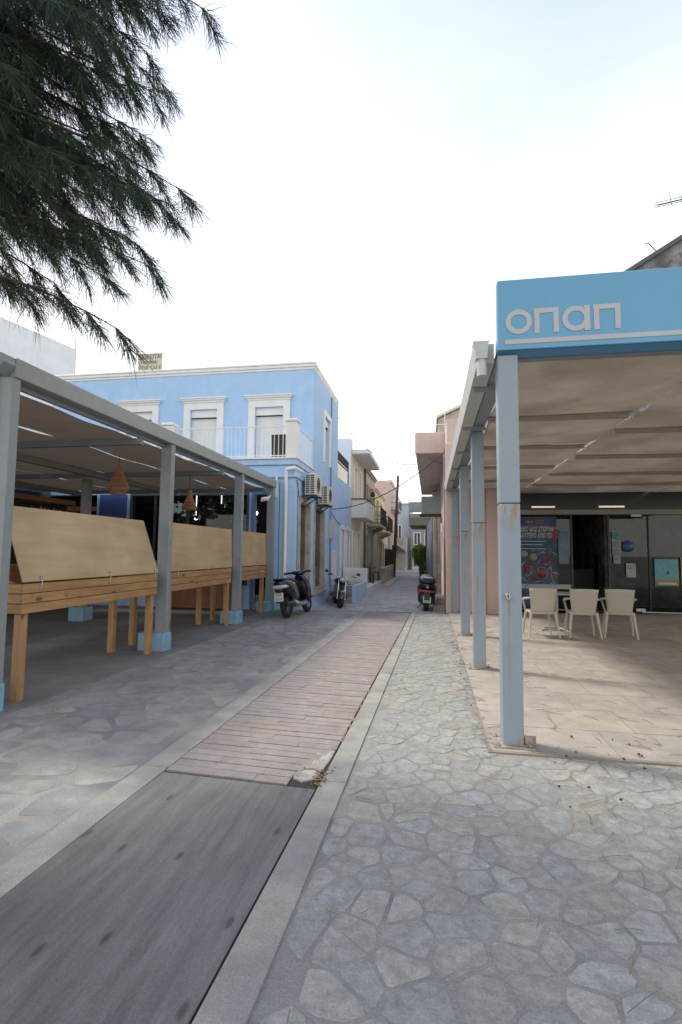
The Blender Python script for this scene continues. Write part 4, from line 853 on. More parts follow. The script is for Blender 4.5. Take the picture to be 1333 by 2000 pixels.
for x0, x1 in ((1.98, 3.70), (4.66, 5.62), (5.64, 7.4)):
    a = MB(); a.fbox(FS, x0, x1, .06, 2.55, -.05, -.04); pn = obj('shop_pane', a, shopglass, bs); pn['label'] = {1.98: 'fixed pane carrying the big sports poster', 4.66: 'sliding glass door leaf with small notices', 5.64: 'glass leaf with beach poster'}[x0]
for x in (3.70, 4.62, 5.60, 7.42): a = MB(); a.fbox(FS, x, x + .045 if x != 5.60 else x + .02, .05, 2.55, -.06, .0); obj('mullion', a, mat('black_aluminium', (.03, .03, .032), .4, .05, 6), bs)
a = MB(); a.fbox(FS, 2.0, 3.68, .58, .70, -.03, .02); obj('window_rail', a, mat('grey_aluminium', (.36, .37, .38), .4, .05, 6), bs)
for x in (5.25,): a = MB(); a.fbox(FS, x, x + .22, .05, .12, -.03, .02); a.fbox(FS, x - .05, x + .2, 2.50, 2.555, -.03, .02); obj('door_patch', a, silver, bs)
a = MB(); a.fbox(FS, 5.4, 8.5, .02, .045, -.03, .01); obj('door_track', a, silver, bs)
for k, (x, xx) in enumerate(((2.72, 3.32), (4.42, 5.05))):  # emissive strips stand in for ceiling lights showing in the reflective transom
    a = MB(); a.box(x, xx, Y_S - .02, Y_S + .0, 2.745, 2.79); tag(obj('ceiling_lamp', a, emit('lamp_panel', (1, .86, .6), .2)), ['left glowing strip lamp above the sports poster', 'right glowing strip lamp above the shop door'][k], 'lamp', 'strip lamps above the shop header')
# dim counters and screens inside
a = MB(); a.box(3.9, 5.2, 17.2, 17.7, .02, 1.05, .01); obj('counter', a, mat('counter_grey', (.10, .10, .11), .6, .1, 5), bs)
a = MB(); a.box(5.0, 5.5, 16.6, 17.0, .02, 1.5, .01); obj('terminal', a, mat('terminal_blue', (.03, .05, .10), .5, .1, 5), bs)
# big poster
P = front(Y_S - .012)
po = thing('sports_poster', 'large dark poster with slanted white Greek headline and red discs on the left pane', 'poster', (2.85, Y_S, 1.6)); a = MB(); a.fbox(P, 2.05, 3.35, .08, 2.50, 0, .004)
obj('poster_sheet', a, mat('poster_navy', (.012, .025, .06), .4, .5, 5, c2=(.02, .07, .14)), po)
def flat(nm, mb, c, par=po): return obj(nm, mb, mat('print_' + nm + '_%d' % int(c[0] * 999 + c[1] * 99), c, .5, .12, 14), par)
inkw = mat('print_white', (.42, .42, .42), .5, .1, 9)
lettering('headline', 'ΤΟ ΔΙΚΟ ΜΑΣ ΣΤΟΙΧΗΜΑ', .17, (2.80, Y_S - .020, 2.16), inkw, po, width=1.10, shear=.3, bold=.006, depth=.001); lettering('headline', 'ΚΑΛΥΤΕΡΟ ΑΠΟ ΠΟΤΕ', .17, (2.82, Y_S - .020, 1.99), inkw, po, width=1.05, shear=.3, bold=.006, depth=.001)
for q, z in enumerate((1.83, 1.74, 1.63)): a = MB(); a.fbox(P, 2.25, 3.05 - .06 * (q % 2), z, z + .025, .0045, .006); flat('text_line', a, (.26, .38, .44))
a = MB(); a.fbox(P, 2.62, 3.02, 2.30, 2.42, .0045, .006); flat('badge', a, (.20, .07, .06)); a = MB(); a.fbox(P, 2.52, 2.80, 2.31, 2.41, .0065, .008); flat('badge', a, (.03, .03, .04)); lettering('badge_text', 'NEW', .09, (2.66, Y_S - .022, 2.36), inkw, po, depth=.0008)
def disc(cx, cz, r, c, d=.0045, par=po, nm='disc'): a = MB(); a.lathe([(0, 0), (r, 0), (r, .0015), (0, .0015)], (cx, Y_S - .012 - d - .0015, cz), 22, 'y'); return flat(nm, a, c, par)
for cx, cz, r, c in ((2.95, 1.00, .165, (.20, .28, .33)), (2.95, 1.00, .15, (.26, .035, .03)), (2.60, 1.08, .12, (.18, .25, .3)), (2.60, 1.08, .105, (.24, .035, .03)), (2.36, 1.18, .11, (.26, .05, .05)), (3.12, 1.28, .07, (.26, .05, .04)), (3.25, .93, .06, (.28, .05, .06)), (2.50, 1.50, .09, (.3, .34, .36)), (2.74, 1.42, .10, (.28, .30, .16)), (2.3, .8, .09, (.05, .2, .3))): disc(cx, cz, r, c, .0045 + .0016 * rng2.random() * 2 + (.003 if c[0] > .235 else 0))
a = MB(); a.prism([(3.22, 2.02), (3.3, 2.22), (3.42, 2.12), (3.38, 1.93), (3.28, 1.88)], Y_S - .022, Y_S - .019, 'y'); flat('splash', a, (.20, .03, .05))
for k in range(70):
    cx, cz = rng2.uniform(2.1, 3.3), rng2.uniform(.65, 1.6); w_ = rng2.uniform(.01, .05); a_ = MB() if k == 0 else a_
    cc3 = None; an = rng2.uniform(0, 3.1); l = rng2.uniform(.03, .13); dx, dz = l * math.cos(an), l * math.sin(an); a_.mi = k % 3
    y_ = Y_S - .0265 - .00004 * k; a_.add([(cx - dx, y_, cz - dz), (cx + dz * .15, y_, cz - dx * .15), (cx + dx, y_, cz + dz), (cx - dz * .2, y_, cz + dx * .2)], [(0, 1, 2, 3)])
o = obj('printed_figures', a_, [mat('print_cyan', (.04, .20, .30), .5), mat('print_grey', (.22, .24, .26), .5), mat('print_red', (.22, .03, .03), .5)], po); o['kind'] = 'stuff'
a = MB(); a.fbox(P, 2.85, 3.25, .22, .42, .0045, .006); flat('patch', a, (.02, .06, .16)); disc(3.02, .33, .08, (.28, .04, .03), .0065)
# strip posters on door
po2 = thing('blue_poster', 'tall narrow pale blue and turquoise poster right of the sports poster', 'poster', (3.5, Y_S, 1.8)); a = MB(); a.fbox(P, 3.38, 3.64, 1.25, 2.10, 0, .004); obj('poster_sheet', a, mat('print_turq', (.03, .17, .26), .5, .3, 4, c2=(.14, .19, .21)), po2)
for k, (x0, x1, z0_, z1_, c, lab, cat) in enumerate(((4.72, 4.92, 1.93, 2.10, (.07, .22, .32), 'small turquoise notice at the top left of the glass door', 'notice'), (4.72, 4.93, 1.72, 1.90, (.24, .27, .27), 'white notice just under the turquoise notice on the glass door', 'notice'), (4.72, 4.93, 1.53, 1.70, (.22, .27, .24), 'pale green notice in the column on the left edge of the glass door', 'notice'),
        (4.74, 4.91, 1.27, 1.50, (.26, .25, .25), 'lowest white notice in the column on the left edge of the glass door', 'notice'), (5.04, 5.27, .92, 1.28, (.30, .33, .29), 'cream sheet taped at hand height on the glass door', 'notice'), (5.72, 6.28, .72, 1.40, (.10, .30, .36), 'beach poster with pale sea and yellow lower band on the right glass', 'poster'), (6.34, 6.7, .6, 1.45, (.36, .22, .03), 'dark yellow poster at the right edge of the photo', 'poster'))):
    t_ = thing('notice' if k < 5 else 'poster', lab, cat, ((x0 + x1) / 2, Y_S, z0_)); a = MB(); a.fbox(P, x0, x1, z0_, z1_, 0, .004); obj('sheet', a, mat('notice_%d' % k, c, .5, .18, 9), t_)
    a = MB()
    for q in range(3): a.fbox(P, x0 + .02, x1 - .03 - .01 * q, z1_ - .03 - .035 * (q + 1), z1_ - .03 - .035 * (q + 1) + .012, .0045, .0055)
    if k < 5: obj('text_lines', a, mat('print_dark', (.06, .07, .08), .5), t_)
    if k == 5: a = MB(); a.fbox(P, x0, x1, z0_, z0_ + .16, .0045, .0055); a.mi = 0; obj('yellow_band', a, mat('print_sand', (.24, .18, .06), .5, .2, 8), t_); a = MB(); a.fbox(P, x0 + .08, x1 - .06, z0_ + .03, z0_ + .085, .006, .007); obj('caption_bar', a, mat('print_white', (.42,) * 3), t_); a = MB(); a.prism([(5.98, 1.0), (6.0, 1.08), (6.05, 1.09), (6.07, 1.0), (6.04, 1.0), (6.03, 1.05), (6.01, 1.05), (6.0, 1.0)], Y_S - .02, Y_S - .018, 'y'); obj('printed_figure', a, ink, t_)
a = MB(); a.lathe([(0, 0), (.15, 0), (.15, .003), (0, .003)], (5.10, Y_S - .02, 1.72), 26, 'y'); rs = tag(obj('round_sticker', a, mat('print_blue', (.03, .07, .22), .4, .1, 5)), 'round dark blue sticker on the glass door above the cream sheet', 'sticker')
# pink house beside it, front pier and alley side wall with overhanging balcony
ph = thing('pink_house', 'weathered pink house with deep overhanging balcony on the right of the alley', 'house', (1.1, 18, 0))
XP = .45; WP = west(XP); FP = front(13.45)
a = MB(); wall(a, FP, XP + .003, 1.70, -.2, 5.0, []); wall(a, WP, 13.453, 22, -.2, 5.0, [(14.1, 14.75, .25, 2.75), (16.6, 17.6, -.1, 2.4), (19.5, 20.6, .8, 2.3)]); a.quad((XP, 13.5, 4.9), (1.7, 13.5, 4.9), (6, 22, 4.9), (XP, 22, 4.9)); a.box(1.70, 1.94, 13.46, 14.6, 0, 3.3); obj('wall', a, pinkwall, ph)
a = MB(); a.box(1.40, 1.72, 13.22, 13.448, 0, 3.12, .01); obj('pier', a, rosewall, ph)
a = MB(); a.box(XP - .05, XP + .22, 13.38, 13.448, -.02, 4.35, .015); obj('corner_pilaster', a, pinkwall, ph)
a = MB(); a.box(-.40, 3.2, 15.102, 25.97, 4.405, 4.55, .01); b_ = obj('balcony', a, pinkwall, ph); a = MB(); a.box(-.42, 3.2, 14.96, 15.1, 4.40, 5.02, .01); a.box(-.42, -.30, 15.102, 26, 4.552, 5.02, .01); obj('parapet', a, pinkwall, b_)
a = MB(); a.tube([(-.35, 15.0, 5.02), (-.35, 15.0, 5.25), (1.4, 15.0, 5.25)], .012, 5); a.tube([(.6, 15, 5.02), (.6, 15, 5.25)], .012, 5); obj('railing', a, white, b_)
a = MB(); a.tube([(XP - .03, 14.05, 4.35), (XP - .03, 14.05, .1)], .035, 8); a.tube([(XP - .06, 13.75, 1.9), (XP - .07, 13.7, 1.4), (XP - .06, 13.5, -.05)], .028, 8); obj('drainpipe', a, mat('rusty_pipe', (.25, .13, .10), .8, .2, 12), ph)
a = MB(); a.tube([(XP - .04, 14.35, 4.3), (XP - .04, 14.35, .9)], .03, 8); a.tube([(XP - .04, 14.2, 4.0), (XP - .05, 14.25, 2.6), (XP - .03, 14.1, 2.2)], .012, 6); obj('conduit', a, mat('mauve_paint', (.42, .34, .38), .7, .1, 5), ph)
for y0, y1, z0_, z1_ in ((16.6, 17.6, -.1, 2.4), (19.5, 20.6, .8, 2.3), (14.1, 14.75, .25, 2.75)):
    a = MB(); frame(a, WP, y0, y1, z0_, z1_, .09, -.14, -.04); w_ = obj('window', a, marble, ph); a = MB(); a.fbox(WP, y0 + .09, y1 - .09, z0_ + .09, z1_ - .09, -.12, -.11); obj('pane', a, winglass, w_); a = MB(); a.fbox(WP, y0, y1, z0_, z1_, -.24, -.2); obj('blind', a, greywall, w_)
for k in range(2): a = MB(); a.box(XP - .36 + .1 * k, XP - .02, 15.3 + .3 * k, 16.9, ZA + .17 * k, ZA + .17 * (k + 1) - .002, .008); obj('doorstep', a, rosewall, ph)
# grey cabinet hung on the wall
a = MB(); a.box(-.31, .40, 19.0, 19.7, 2.92, 3.58, .015); gb = tag(obj('metal_box', a, mat('grey_green_metal', (.27, .33, .33), .5, .06, 5, dirt=.3)), 'large grey metal box hung high on the pink house wall under its balcony', 'box'); a = MB(); a.box(-.36, .42, 18.95, 19.75, 2.86, 2.915); a.tube([(.4, 19.1, 2.9), (.42, 19.1, 2.6)], .02, 6); obj('bracket', a, iron, gb)

# ------------------------------------------------------------------ generic alley houses
def openings(F, lst, parent, frm, leaf, kind):
    for (u0, u1, z0, z1) in lst:
        a = MB(); frame(a, F, u0 - .08, u1 + .08, z0, z1 + .08, .10, -.0, .05, False)
        if kind == 'window': a.fbox(F, u0 - .1, u1 + .1, z0 - .06, z0 - .001, 0, .08)
        w_ = obj(kind, a, frm, parent)
        a = MB(); mid = (u0 + u1) / 2; a.fbox(F, u0 + .02, mid - .01, z0, z1, -.14, -.08, .01); a.fbox(F, mid + .01, u1 - .02, z0, z1, -.14, -.08, .01)
        zz = z0 + .15
        while zz < z1 - .15: a.fbox(F, u0 + .1, mid - .08, zz, zz + .03, -.08, -.065); a.fbox(F, mid + .08, u1 - .1, zz, zz + .03, -.08, -.065); zz += .12 if kind == 'window' else .6
        obj('shutter' if kind == 'window' else 'door_leaf', a, leaf, w_)
def house(label, m, y0, y1, zt, xf=-3.4, dep=6, wins=(), doors=(), frm=white, leaf=white, corn=None, side=True):
    F = east(xf); t_ = thing('house', label, 'house', (xf - dep / 2, (y0 + y1) / 2, 0)); a = MB()
    wall(a, F, y0, y1, ZA, zt, [*wins, *doors]); a.quad((xf - .003, y0 + .003, ZA), (xf - dep, y0 + .003, ZA), (xf - dep, y0 + .003, zt), (xf - .003, y0 + .003, zt)); a.quad((xf, y1, ZA), (xf - dep, y1, ZA), (xf - dep, y1, zt), (xf, y1, zt)); a.quad((xf, y0, zt), (xf - dep, y0, zt), (xf - dep, y1, zt), (xf, y1, zt)); obj('wall', a, m, t_)
    if corn: a = MB(); a.box(xf - .3, xf + .16, y0 - .06, y1, zt - .02, zt + .08, .01); a.box(xf - .3, xf + .09, y0 - .03, y1, zt - .12, zt - .022, .01); obj('cornice', a, corn, t_)
    openings(F, wins, t_, frm, leaf, 'window'); openings(F, doors, t_, frm, leaf, 'door'); return t_
dkwood = mat('weathered_brown_paint', (.16, .10, .07), .7, .1, 8)
greygreen = mat('grey_green_paint', (.33, .36, .33), .7, .1, 8)
h1 = house('cream house with white slab roof hood and solid white balcony, behind the blue house', creamwall, 22.05, 26.4, 6.0, wins=[(23.0, 23.7, 3.9, 5.4), (24.5, 25.2, 3.9, 5.4)], doors=[(22.5, 23.3, ZA + .3, 2.4), (24.0, 24.8, ZA + .3, 2.4)], leaf=whitewall)
a = MB(); a.box(-9.4, -3.402, 21.96, 22.04, 4.2, 6.5); a.box(-3.9, -3.41, 22.041, 22.6, 6.01, 6.5); obj('side_wall', a, whitewall, h1)
a = MB(); a.box(-3.4, -2.62, 22.25, 27.0, 5.86, 6.06, .01); obj('roof_slab', a, whitewall, h1)
a = MB(); a.box(-3.4, -2.74, 22.25, 25.6, 3.02, 3.14, .01); bb = obj('balcony', a, whitewall, h1); a = MB(); a.box(-3.4, -2.74, 22.25, 22.37, 3.142, 3.82, .01); wall(a, east(-2.74), 22.372, 25.6, 3.142, 3.82, [(23.4, 24.0, 3.3, 3.66), (24.5, 25.1, 3.3, 3.66)], .1); a.box(-3.4, -2.74, 25.5, 25.62, 3.142, 3.82); obj('parapet', a, whitewall, bb); a = MB(); a.box(-3.4, -2.70, 22.2, 22.4, 3.822, 3.87); a.box(-2.86, -2.70, 22.402, 25.65, 3.822, 3.87); obj('coping', a, dkwood, bb)
def iron_balcony(par, y0, y1, z, x1=-2.65, x0=-3.4, m=whitewall, st_=.22):
    a = MB(); a.box(x0, x1, y0, y1, z - .14, z, .02); b_ = obj('balcony', a, m, par); a = MB()
    for (p, q) in (((x0, y0), (x1, y0)), ((x1, y0), (x1, y1)), ((x1, y1), (x0, y1))):
        for zz in (z + .1, z + .5, z + .95): a.tube([(*p, zz), (*q, zz)], .016, 5)
        l = math.dist(p, q); n_ = max(1, int(l / st_))
        for k in range(n_ + 1): a.tube([(p[0] + (q[0] - p[0]) * k / n_, p[1] + (q[1] - p[1]) * k / n_, z), (p[0] + (q[0] - p[0]) * k / n_, p[1] + (q[1] - p[1]) * k / n_, z + .97)], .011, 5, False)
    obj('railing', a, iron, b_)
    for y in (y0 + .3, y1 - .3): a = MB(); a.prism([(x0, z - .142), (x1 - .15, z - .142), (x1 - .3, z - .26), (x0 + .15, z - .36), (x0, z - .5)], y - .09, y + .09, 'y'); obj('corbel', a, m, b_)
    return b_
h2 = house('stone house with moulded cornice and iron balcony, third on the left', stonewall, 26.45, 32.0, 6.0, wins=[(27.3, 28.1, 3.3, 5.2), (29.0, 29.8, 3.3, 5.2), (30.6, 31.4, 3.3, 5.2)], doors=[(27.2, 28.2, ZA, 2.4), (29.6, 30.6, ZA, 2.4)], frm=marble, leaf=greygreen, corn=marble)
iron_balcony(h2, 27.9, 31.6, 3.05, m=marble); a = MB(); a.tube([(-3.33, 26.5, 5.9), (-3.33, 26.5, 0)], .05, 8); obj('drainpipe', a, dkwood, h2)
a = MB(); a.lathe([(0, .0), (.1, .02), (.13, .12), (.1, .24), (.04, .3)], (-3.15, 28.6, 4.6), 10); a.tube([(-3.4, 28.6, 5.0), (-3.15, 28.6, 5.02), (-3.15, 28.6, 4.9)], .015, 5); tag(obj('wall_lantern', a, iron), 'black wall lantern on the upper floor of the stone house', 'lantern')
h3 = house('yellow plastered house with small balcony, fourth on the left', yellowwall, 32.05, 39.0, 5.5, wins=[(33, 33.9, 3.2, 4.9), (35.6, 36.5, 3.2, 4.9)], doors=[(33.0, 34.0, ZA, 2.3), (35.5, 36.5, ZA, 2.3), (37.5, 38.3, ZA, 2.2)], frm=creamwall, leaf=dkwood, corn=creamwall)
iron_balcony(h3, 33.2, 37.2, 2.9, m=yellowwall)
h4 = house('tall salmon pink house with upper balcony, far along the left row', rosewall, 42.5, 50.5, 7.5, xf=-3.25, wins=[(44, 45, 5.4, 7), (46.5, 47.5, 5.4, 7), (44, 45, 2.4, 4)], doors=[(46.3, 47.3, ZA, 2.2)], frm=white, leaf=dkwood, corn=white)
iron_balcony(h4, 43.5, 48, 5.25, x0=-3.25, x1=-2.6, m=rosewall, st_=.5)
h5 = house('low cream house between the yellow and salmon houses', creamwall, 39.05, 42.4, 4.6, wins=[(40.2, 41.2, 2.8, 4.0)], doors=[(40.2, 41.2, ZA, 2.1)], frm=white, leaf=dkwood)
# far houses closing the alley
def far(label, m, x0, x1, y, zt, wins=(), doors=(), frm=white, leaf=dkwood, dep=4, corn=None):
    F = front(y); t_ = thing('house', label, 'house', ((x0 + x1) / 2, y + dep / 2, 0)); a = MB(); wall(a, F, x0, x1, ZA, zt, [*wins, *doors]); a.quad((x0 + .003, y + .003, ZA), (x0 + .003, y + dep, ZA), (x0 + .003, y + dep, zt), (x0 + .003, y + .003, zt)); a.quad((x1 - .003, y + .003, ZA), (x1 - .003, y + dep, ZA), (x1 - .003, y + dep, zt), (x1 - .003, y + .003, zt)); a.quad((x0, y, zt), (x1, y, zt), (x1, y + dep, zt), (x0, y + dep, zt)); obj('wall', a, m, t_)
    if corn: a = MB(); a.box(x0 - .1, x1 + .1, y - .14, y + .2, zt - .1, zt + .06); obj('cornice', a, corn, t_)
    openings(F, wins, t_, frm, leaf, 'window'); openings(F, doors, t_, frm, leaf, 'door'); return t_
paleblue = mat('pale_blue_plaster', (.46, .54, .62), .85, .06, 3, dirt=.3)
far('pale blue house closing the alley on the left, behind the wooden pole', paleblue, -4.6, -1.85, 53.0, 6.6, wins=[(-3.5, -2.9, 2.7, 4.3)], doors=[(-3.0, -2.2, ZA, 2.0)], corn=white)
hb = house('low stone outbuilding with pale blue band beside the pole', stonewall, 50.6, 52.9, 3.0, xf=-2.2, dep=1.4, frm=white)
h6 = far('grey two-storey house with dark door and tan awning closing the alley', greywall, -1.84, 2.2, 52.0, 5.4, wins=[(-1.55, -.95, 2.35, 3.5), (-.5, .3, 2.4, 3.4)], doors=[(-1.62, -1.0, ZA + .2, 1.55), (-.75, .0, ZA + .2, 1.5)], frm=white, leaf=mat('slate_grey_door', (.09, .10, .13), .6))
a = MB(); a.add([(-1.9, 51.98, 2.15), (.6, 51.98, 2.15), (.6, 51.0, 1.85), (-1.9, 51.0, 1.85), (-1.9, 51.0, 1.72), (.6, 51.0, 1.72)], [(0, 1, 2, 3), (3, 2, 5, 4)]); obj('awning', a, mat('tan_awning', (.36, .27, .12), .9, .1, 5), h6)
a = MB()
for q in range(2): a.box(-1.75, .3, 51.2 + .35 * q, 51.99, ZA + .17 * q, ZA + .17 * (q + 1) - .002)
obj('doorstep', a, creamwall, h6)
for k, (x, y, z) in enumerate(((-2.3, 49.8, 3.5),)):
    t_ = thing('wall_awning', 'small blue awning low on the left row beside the pole', 'awning', (x, y, 2)); a = MB(); a.add([(-3.2, 49, 2.3), (-2.2, 49, 1.9), (-2.2, 51, 1.9), (-3.2, 51, 2.3), (-2.2, 49, 1.6), (-2.2, 51, 1.6)], [(0, 1, 2, 3), (1, 2, 5, 4), (0, 1, 4)]); obj('awning_cloth', a, paleblue, t_)
# right row beyond the pink house
def rhouse(label, m, y0, y1, zt, xf, wins=(), doors=(), leaf=greygreen, frm=marble):
    F = west(xf); t_ = thing('house', label, 'house', (xf + 2, (y0 + y1) / 2, 0)); a = MB(); wall(a, F, y0, y1, ZA, zt, [*wins, *doors]); a.quad((xf + .003, y0 + .003, ZA), (xf + 4, y0 + .003, ZA), (xf + 4, y0 + .003, zt), (xf + .003, y0 + .003, zt)); a.quad((xf, y0, zt), (xf + 4, y0, zt), (xf + 4, y1, zt), (xf, y1, zt)); obj('wall', a, m, t_); openings(F, wins, t_, frm, leaf, 'window'); openings(F, doors, t_, frm, leaf, 'door'); return t_
g1 = rhouse('stone-cased house behind the pink house on the right of the alley', stonewall, 22.05, 24.0, 4.39, .32, doors=[(22.9, 23.6, ZA, 2.5)])
a = MB(); a.box(.14, .31, 22.1, 22.7, ZA, 3.9, .03); a.box(.10, .31, 22.08, 22.8, 3.9, 4.1, .02); obj('pilaster', a, stonewall, g1)
g2 = rhouse('grey shuttered house with green balcony on the right of the alley', greygreen, 24.05, 45, 4.38, .15, doors=[(37, 39, ZA, 2.5), (41, 43, ZA, 2.5)])
a = MB(); yq = 33.2
a = MB()
for q in range(20):
    t0, t1 = q / 20, (q + .94) / 20; x0, y0, x1, y1 = .11 - .37 * t0, 24.2 + 9 * t0, .11 - .37 * t1, 24.2 + 9 * t1
    a.prism([(x0, y0), (x1, y1), (x1 + .05, y1), (x0 + .05, y0)], ZA + .02, 3.15)
obj('folding_shutter', a, mat('blue_grey_shutter', (.16, .19, .24), .6, .1, 6), g2)
a = MB(); a.box(-1.25, .14, 31.5, 37, 3.16, 3.62, .01); gbal = obj('balcony', a, mat('olive_plaster', (.34, .32, .24), .85, .08, 4), g2); a = MB(); a.box(-1.27, -1.23, 31.5, 37, 3.62, 4.6); a.box(-1.24, .1, 31.46, 31.50, 3.62, 3.88); a.box(-1.24, .1, 31.46, 31.50, 3.95, 4.6); obj('balcony_panel', a, mat('green_glass_panel', (.33, .39, .37), .4, .1, 5), gbal)
a = MB(); a.box(-.42, .05, 24.5, 27.5, ZA, .32, .03); tag(obj('planter_wall', a, greywall), 'low mossy concrete block beyond the black scooter', 'wall')
# stone upper house with air unit above pink house
u = thing('stone_house', 'sand-coloured stone house rising behind the pink balcony', 'house', (3, 29, 4)); a = MB(); a.add([(.46, 27, 4.0), (5, 27, 4.0), (5, 34, 4.0), (.46, 34, 4.0), (.46, 27, 8.55), (5, 27, 10.6), (5, 34, 10.6), (.46, 34, 8.55)], [(0, 1, 5, 4), (1, 2, 6, 5), (2, 3, 7, 6), (3, 0, 4, 7)]); obj('wall', a, stonewall, u)
a = MB(); a.add([(.36, 26.8, 8.55), (5.1, 26.8, 10.68), (5.1, 34.2, 10.68), (.36, 34.2, 8.55), (.36, 26.8, 8.68), (5.1, 26.8, 10.82), (5.1, 34.2, 10.82), (.36, 34.2, 8.68)], [(0, 1, 2, 3), (4, 5, 6, 7), (0, 1, 5, 4), (1, 2, 6, 5), (3, 0, 4, 7)]); obj('roof', a, creamwall, u)
a = MB(); a.box(1.15, 1.95, 26.9, 26.99, 7.7, 8.05); a.box(1.25, 1.95, 26.88, 26.99, 7.25, 7.6); obj('shutter_box', a, white, u)
def aerial(nm, label, base, h, els, m=iron, yaw=0, r=.012):
    t_ = thing(nm, label, 'antenna', base); a = MB(); x, y, z = base; a.tube([(x, y, z), (x, y, z + h)], r * 1.6, 5); obj('mast', a, m, t_)
    a = MB(); cc, ss = math.cos(yaw), math.sin(yaw)
    for (dz, l, n_) in els:
        a.tube([(x - l * cc, y - l * ss, z + h + dz), (x + l * cc * .2, y + l * ss * .2, z + h + dz)], r, 5)
        for k in range(n_): q = -l + l * 1.2 * k / max(1, n_ - 1); w_ = .25 + .12 * k / n_; a.tube([(x + q * cc - w_ * ss, y + q * ss + w_ * cc, z + h + dz), (x + q * cc + w_ * ss, y + q * ss - w_ * cc, z + h + dz)], r * .8, 4)
    obj('aerial', a, m, t_)
aerial('antenna', 'thin white aerial mast above the pink balcony by the stone house', (.72, 24, 5.0), 4.2, [(-.1, .3, 3)], white)
# gable-ended old stone house behind the shop
gh = thing('gable_house', 'old grey stone house with dark sloping roof edge behind the blue sign', 'house', (9, 18, 0)); a = MB(); a.prism([(5.0, 0), (13, 0), (13, 9.5), (9.2, 11.9), (5.0, 9.37)], 16.0, 22, 'y'); a2 = a
old = mat('old_grey_stone', (.26, .26, .25), .95, .4, 5, .2, 14, c2=(.12, .12, .115)); obj('wall', a, old, gh)
a = MB(); a.add([(4.8, 15.85, 9.22), (9.2, 15.85, 11.92), (9.2, 22, 11.92), (4.8, 22, 9.22), (4.8, 15.85, 9.36), (9.2, 15.85, 12.06), (9.2, 22, 12.06), (4.8, 22, 9.36)], [(0, 1, 2, 3), (4, 5, 6, 7), (0, 1, 5, 4), (3, 0, 4, 7)]); a.add([(13.2, 15.85, 9.3), (9.2, 15.85, 11.92), (9.2, 22, 11.92), (13.2, 22, 9.3), (13.2, 15.85, 9.44), (9.2, 15.85, 12.06), (9.2, 22, 12.06), (13.2, 22, 9.44)], [(0, 1, 2, 3), (4, 5, 6, 7), (0, 1, 5, 4)]); obj('roof', a, mat('dark_roof_slab', (.09, .09, .095), .7, .15, 5), gh)
t_ = thing('tv_antenna', 'dark television antenna above the gabled roof at the right edge', 'antenna', (7.55, 16.2, 11.0)); a = MB(); a.tube([(7.55, 16.2, 10.9), (7.55, 16.2, 12.35)], .02, 6); obj('mast', a, iron, t_)
a = MB(); a.tube([(6.85, 16.2, 12.1), (8.1, 16.2, 12.3)], .012, 5)
for k in range(3): a.tube([(6.75, 16.1 + .05 * k, 11.98 + .1 * k), (8.2, 16.1 + .05 * k, 12.2 + .1 * k)], .009, 4)
for q in (7.2, 7.6, 8.0): a.tube([(q, 16.1, 11.95 + (q - 6.8) * .16), (q, 16.2, 12.4 + (q - 6.8) * .16)], .009, 4)
obj('aerial', a, iron, t_)
t_ = thing('roof_antenna', 'small bent antenna on the slope of the gabled roof', 'antenna', (6.7, 15.9, 10.4)); a = MB(); a.tube([(6.75, 15.9, 10.35), (6.45, 15.9, 10.75), (6.35, 15.9, 10.74)], .016, 5); obj('arm', a, iron, t_)
# white building at far left behind the canopy
wb = thing('white_building', 'tall plain white building at the left edge behind the pine branches', 'building', (-22, 22, 0)); a = MB(); a.prism([(-15.6, 20.0), (-17.47, 11.5), (-32, 11.5), (-25, 30)], 0, 10.45); obj('wall', a, whitewall, wb); a = MB(); a.prism([(-16.2, 19.0), (-17.3, 14), (-17.6, 14), (-16.5, 19.0)], 10.4, 10.56); obj('roof_kerb', a, whitewall, wb); a = MB(); a.tube([(-15.9, 20.3, 10.4), (-15.9, 20.3, 11.1)], .02, 5); obj('rod', a, steel, wb)
# wooden pole, wires
pl = tag(obj('wooden_pole', MB().tube([(-2.42, 35, ZA), (-2.25, 35, 4), (-2.13, 35, 6.75)], [.12, .10, .085], 10), mat('tarred_wood', (.10, .05, .035), .85, .2, 12)), 'dark red-brown wooden utility pole at the left edge of the alley', 'utility pole')
a = MB(); a.tube([(-2.4, 35, 6.4), (-1.85, 35, 6.4)], .03, 6); obj('crossarm', a, iron, pl)
def wire(p, q, sag, r, lab, n=22):
    p, q = Vector(p), Vector(q); a = MB(); a.tube([p.lerp(q, k / n) - Vector((0, 0, sag * 4 * (k / n) * (1 - k / n))) for k in range(n + 1)], r, 5); return tag(obj('overhead_wire', a, iron), lab, 'cable')
wire((XW + .02, 18.6, 6.55), (-.38, 16.5, 4.35), .55, .012, 'thick cable sagging from the blue house roof corner to the pink balcony')
wire((XW + .03, 17.4, 2.98), (XP - .02, 14.2, 4.3), .38, .014, 'dark cable slung low across the alley to the pink house pilaster')
wire((-1.9, 35, 6.3), (-.4, 24, 4.3), .5, .012, 'thin wire sagging from the wooden pole to the pink balcony end')
wire((-.40, 15.2, 4.9), (XP, 16.0, 4.3), .25, .007, 'loose loop of thin wire hanging under the pink balcony corner')
wire((XW + .02, 17.4, 2.9), (XW + .02, 20.5, 2.55), .12, .010, 'short cable drooping along the blue wall above the white doors')
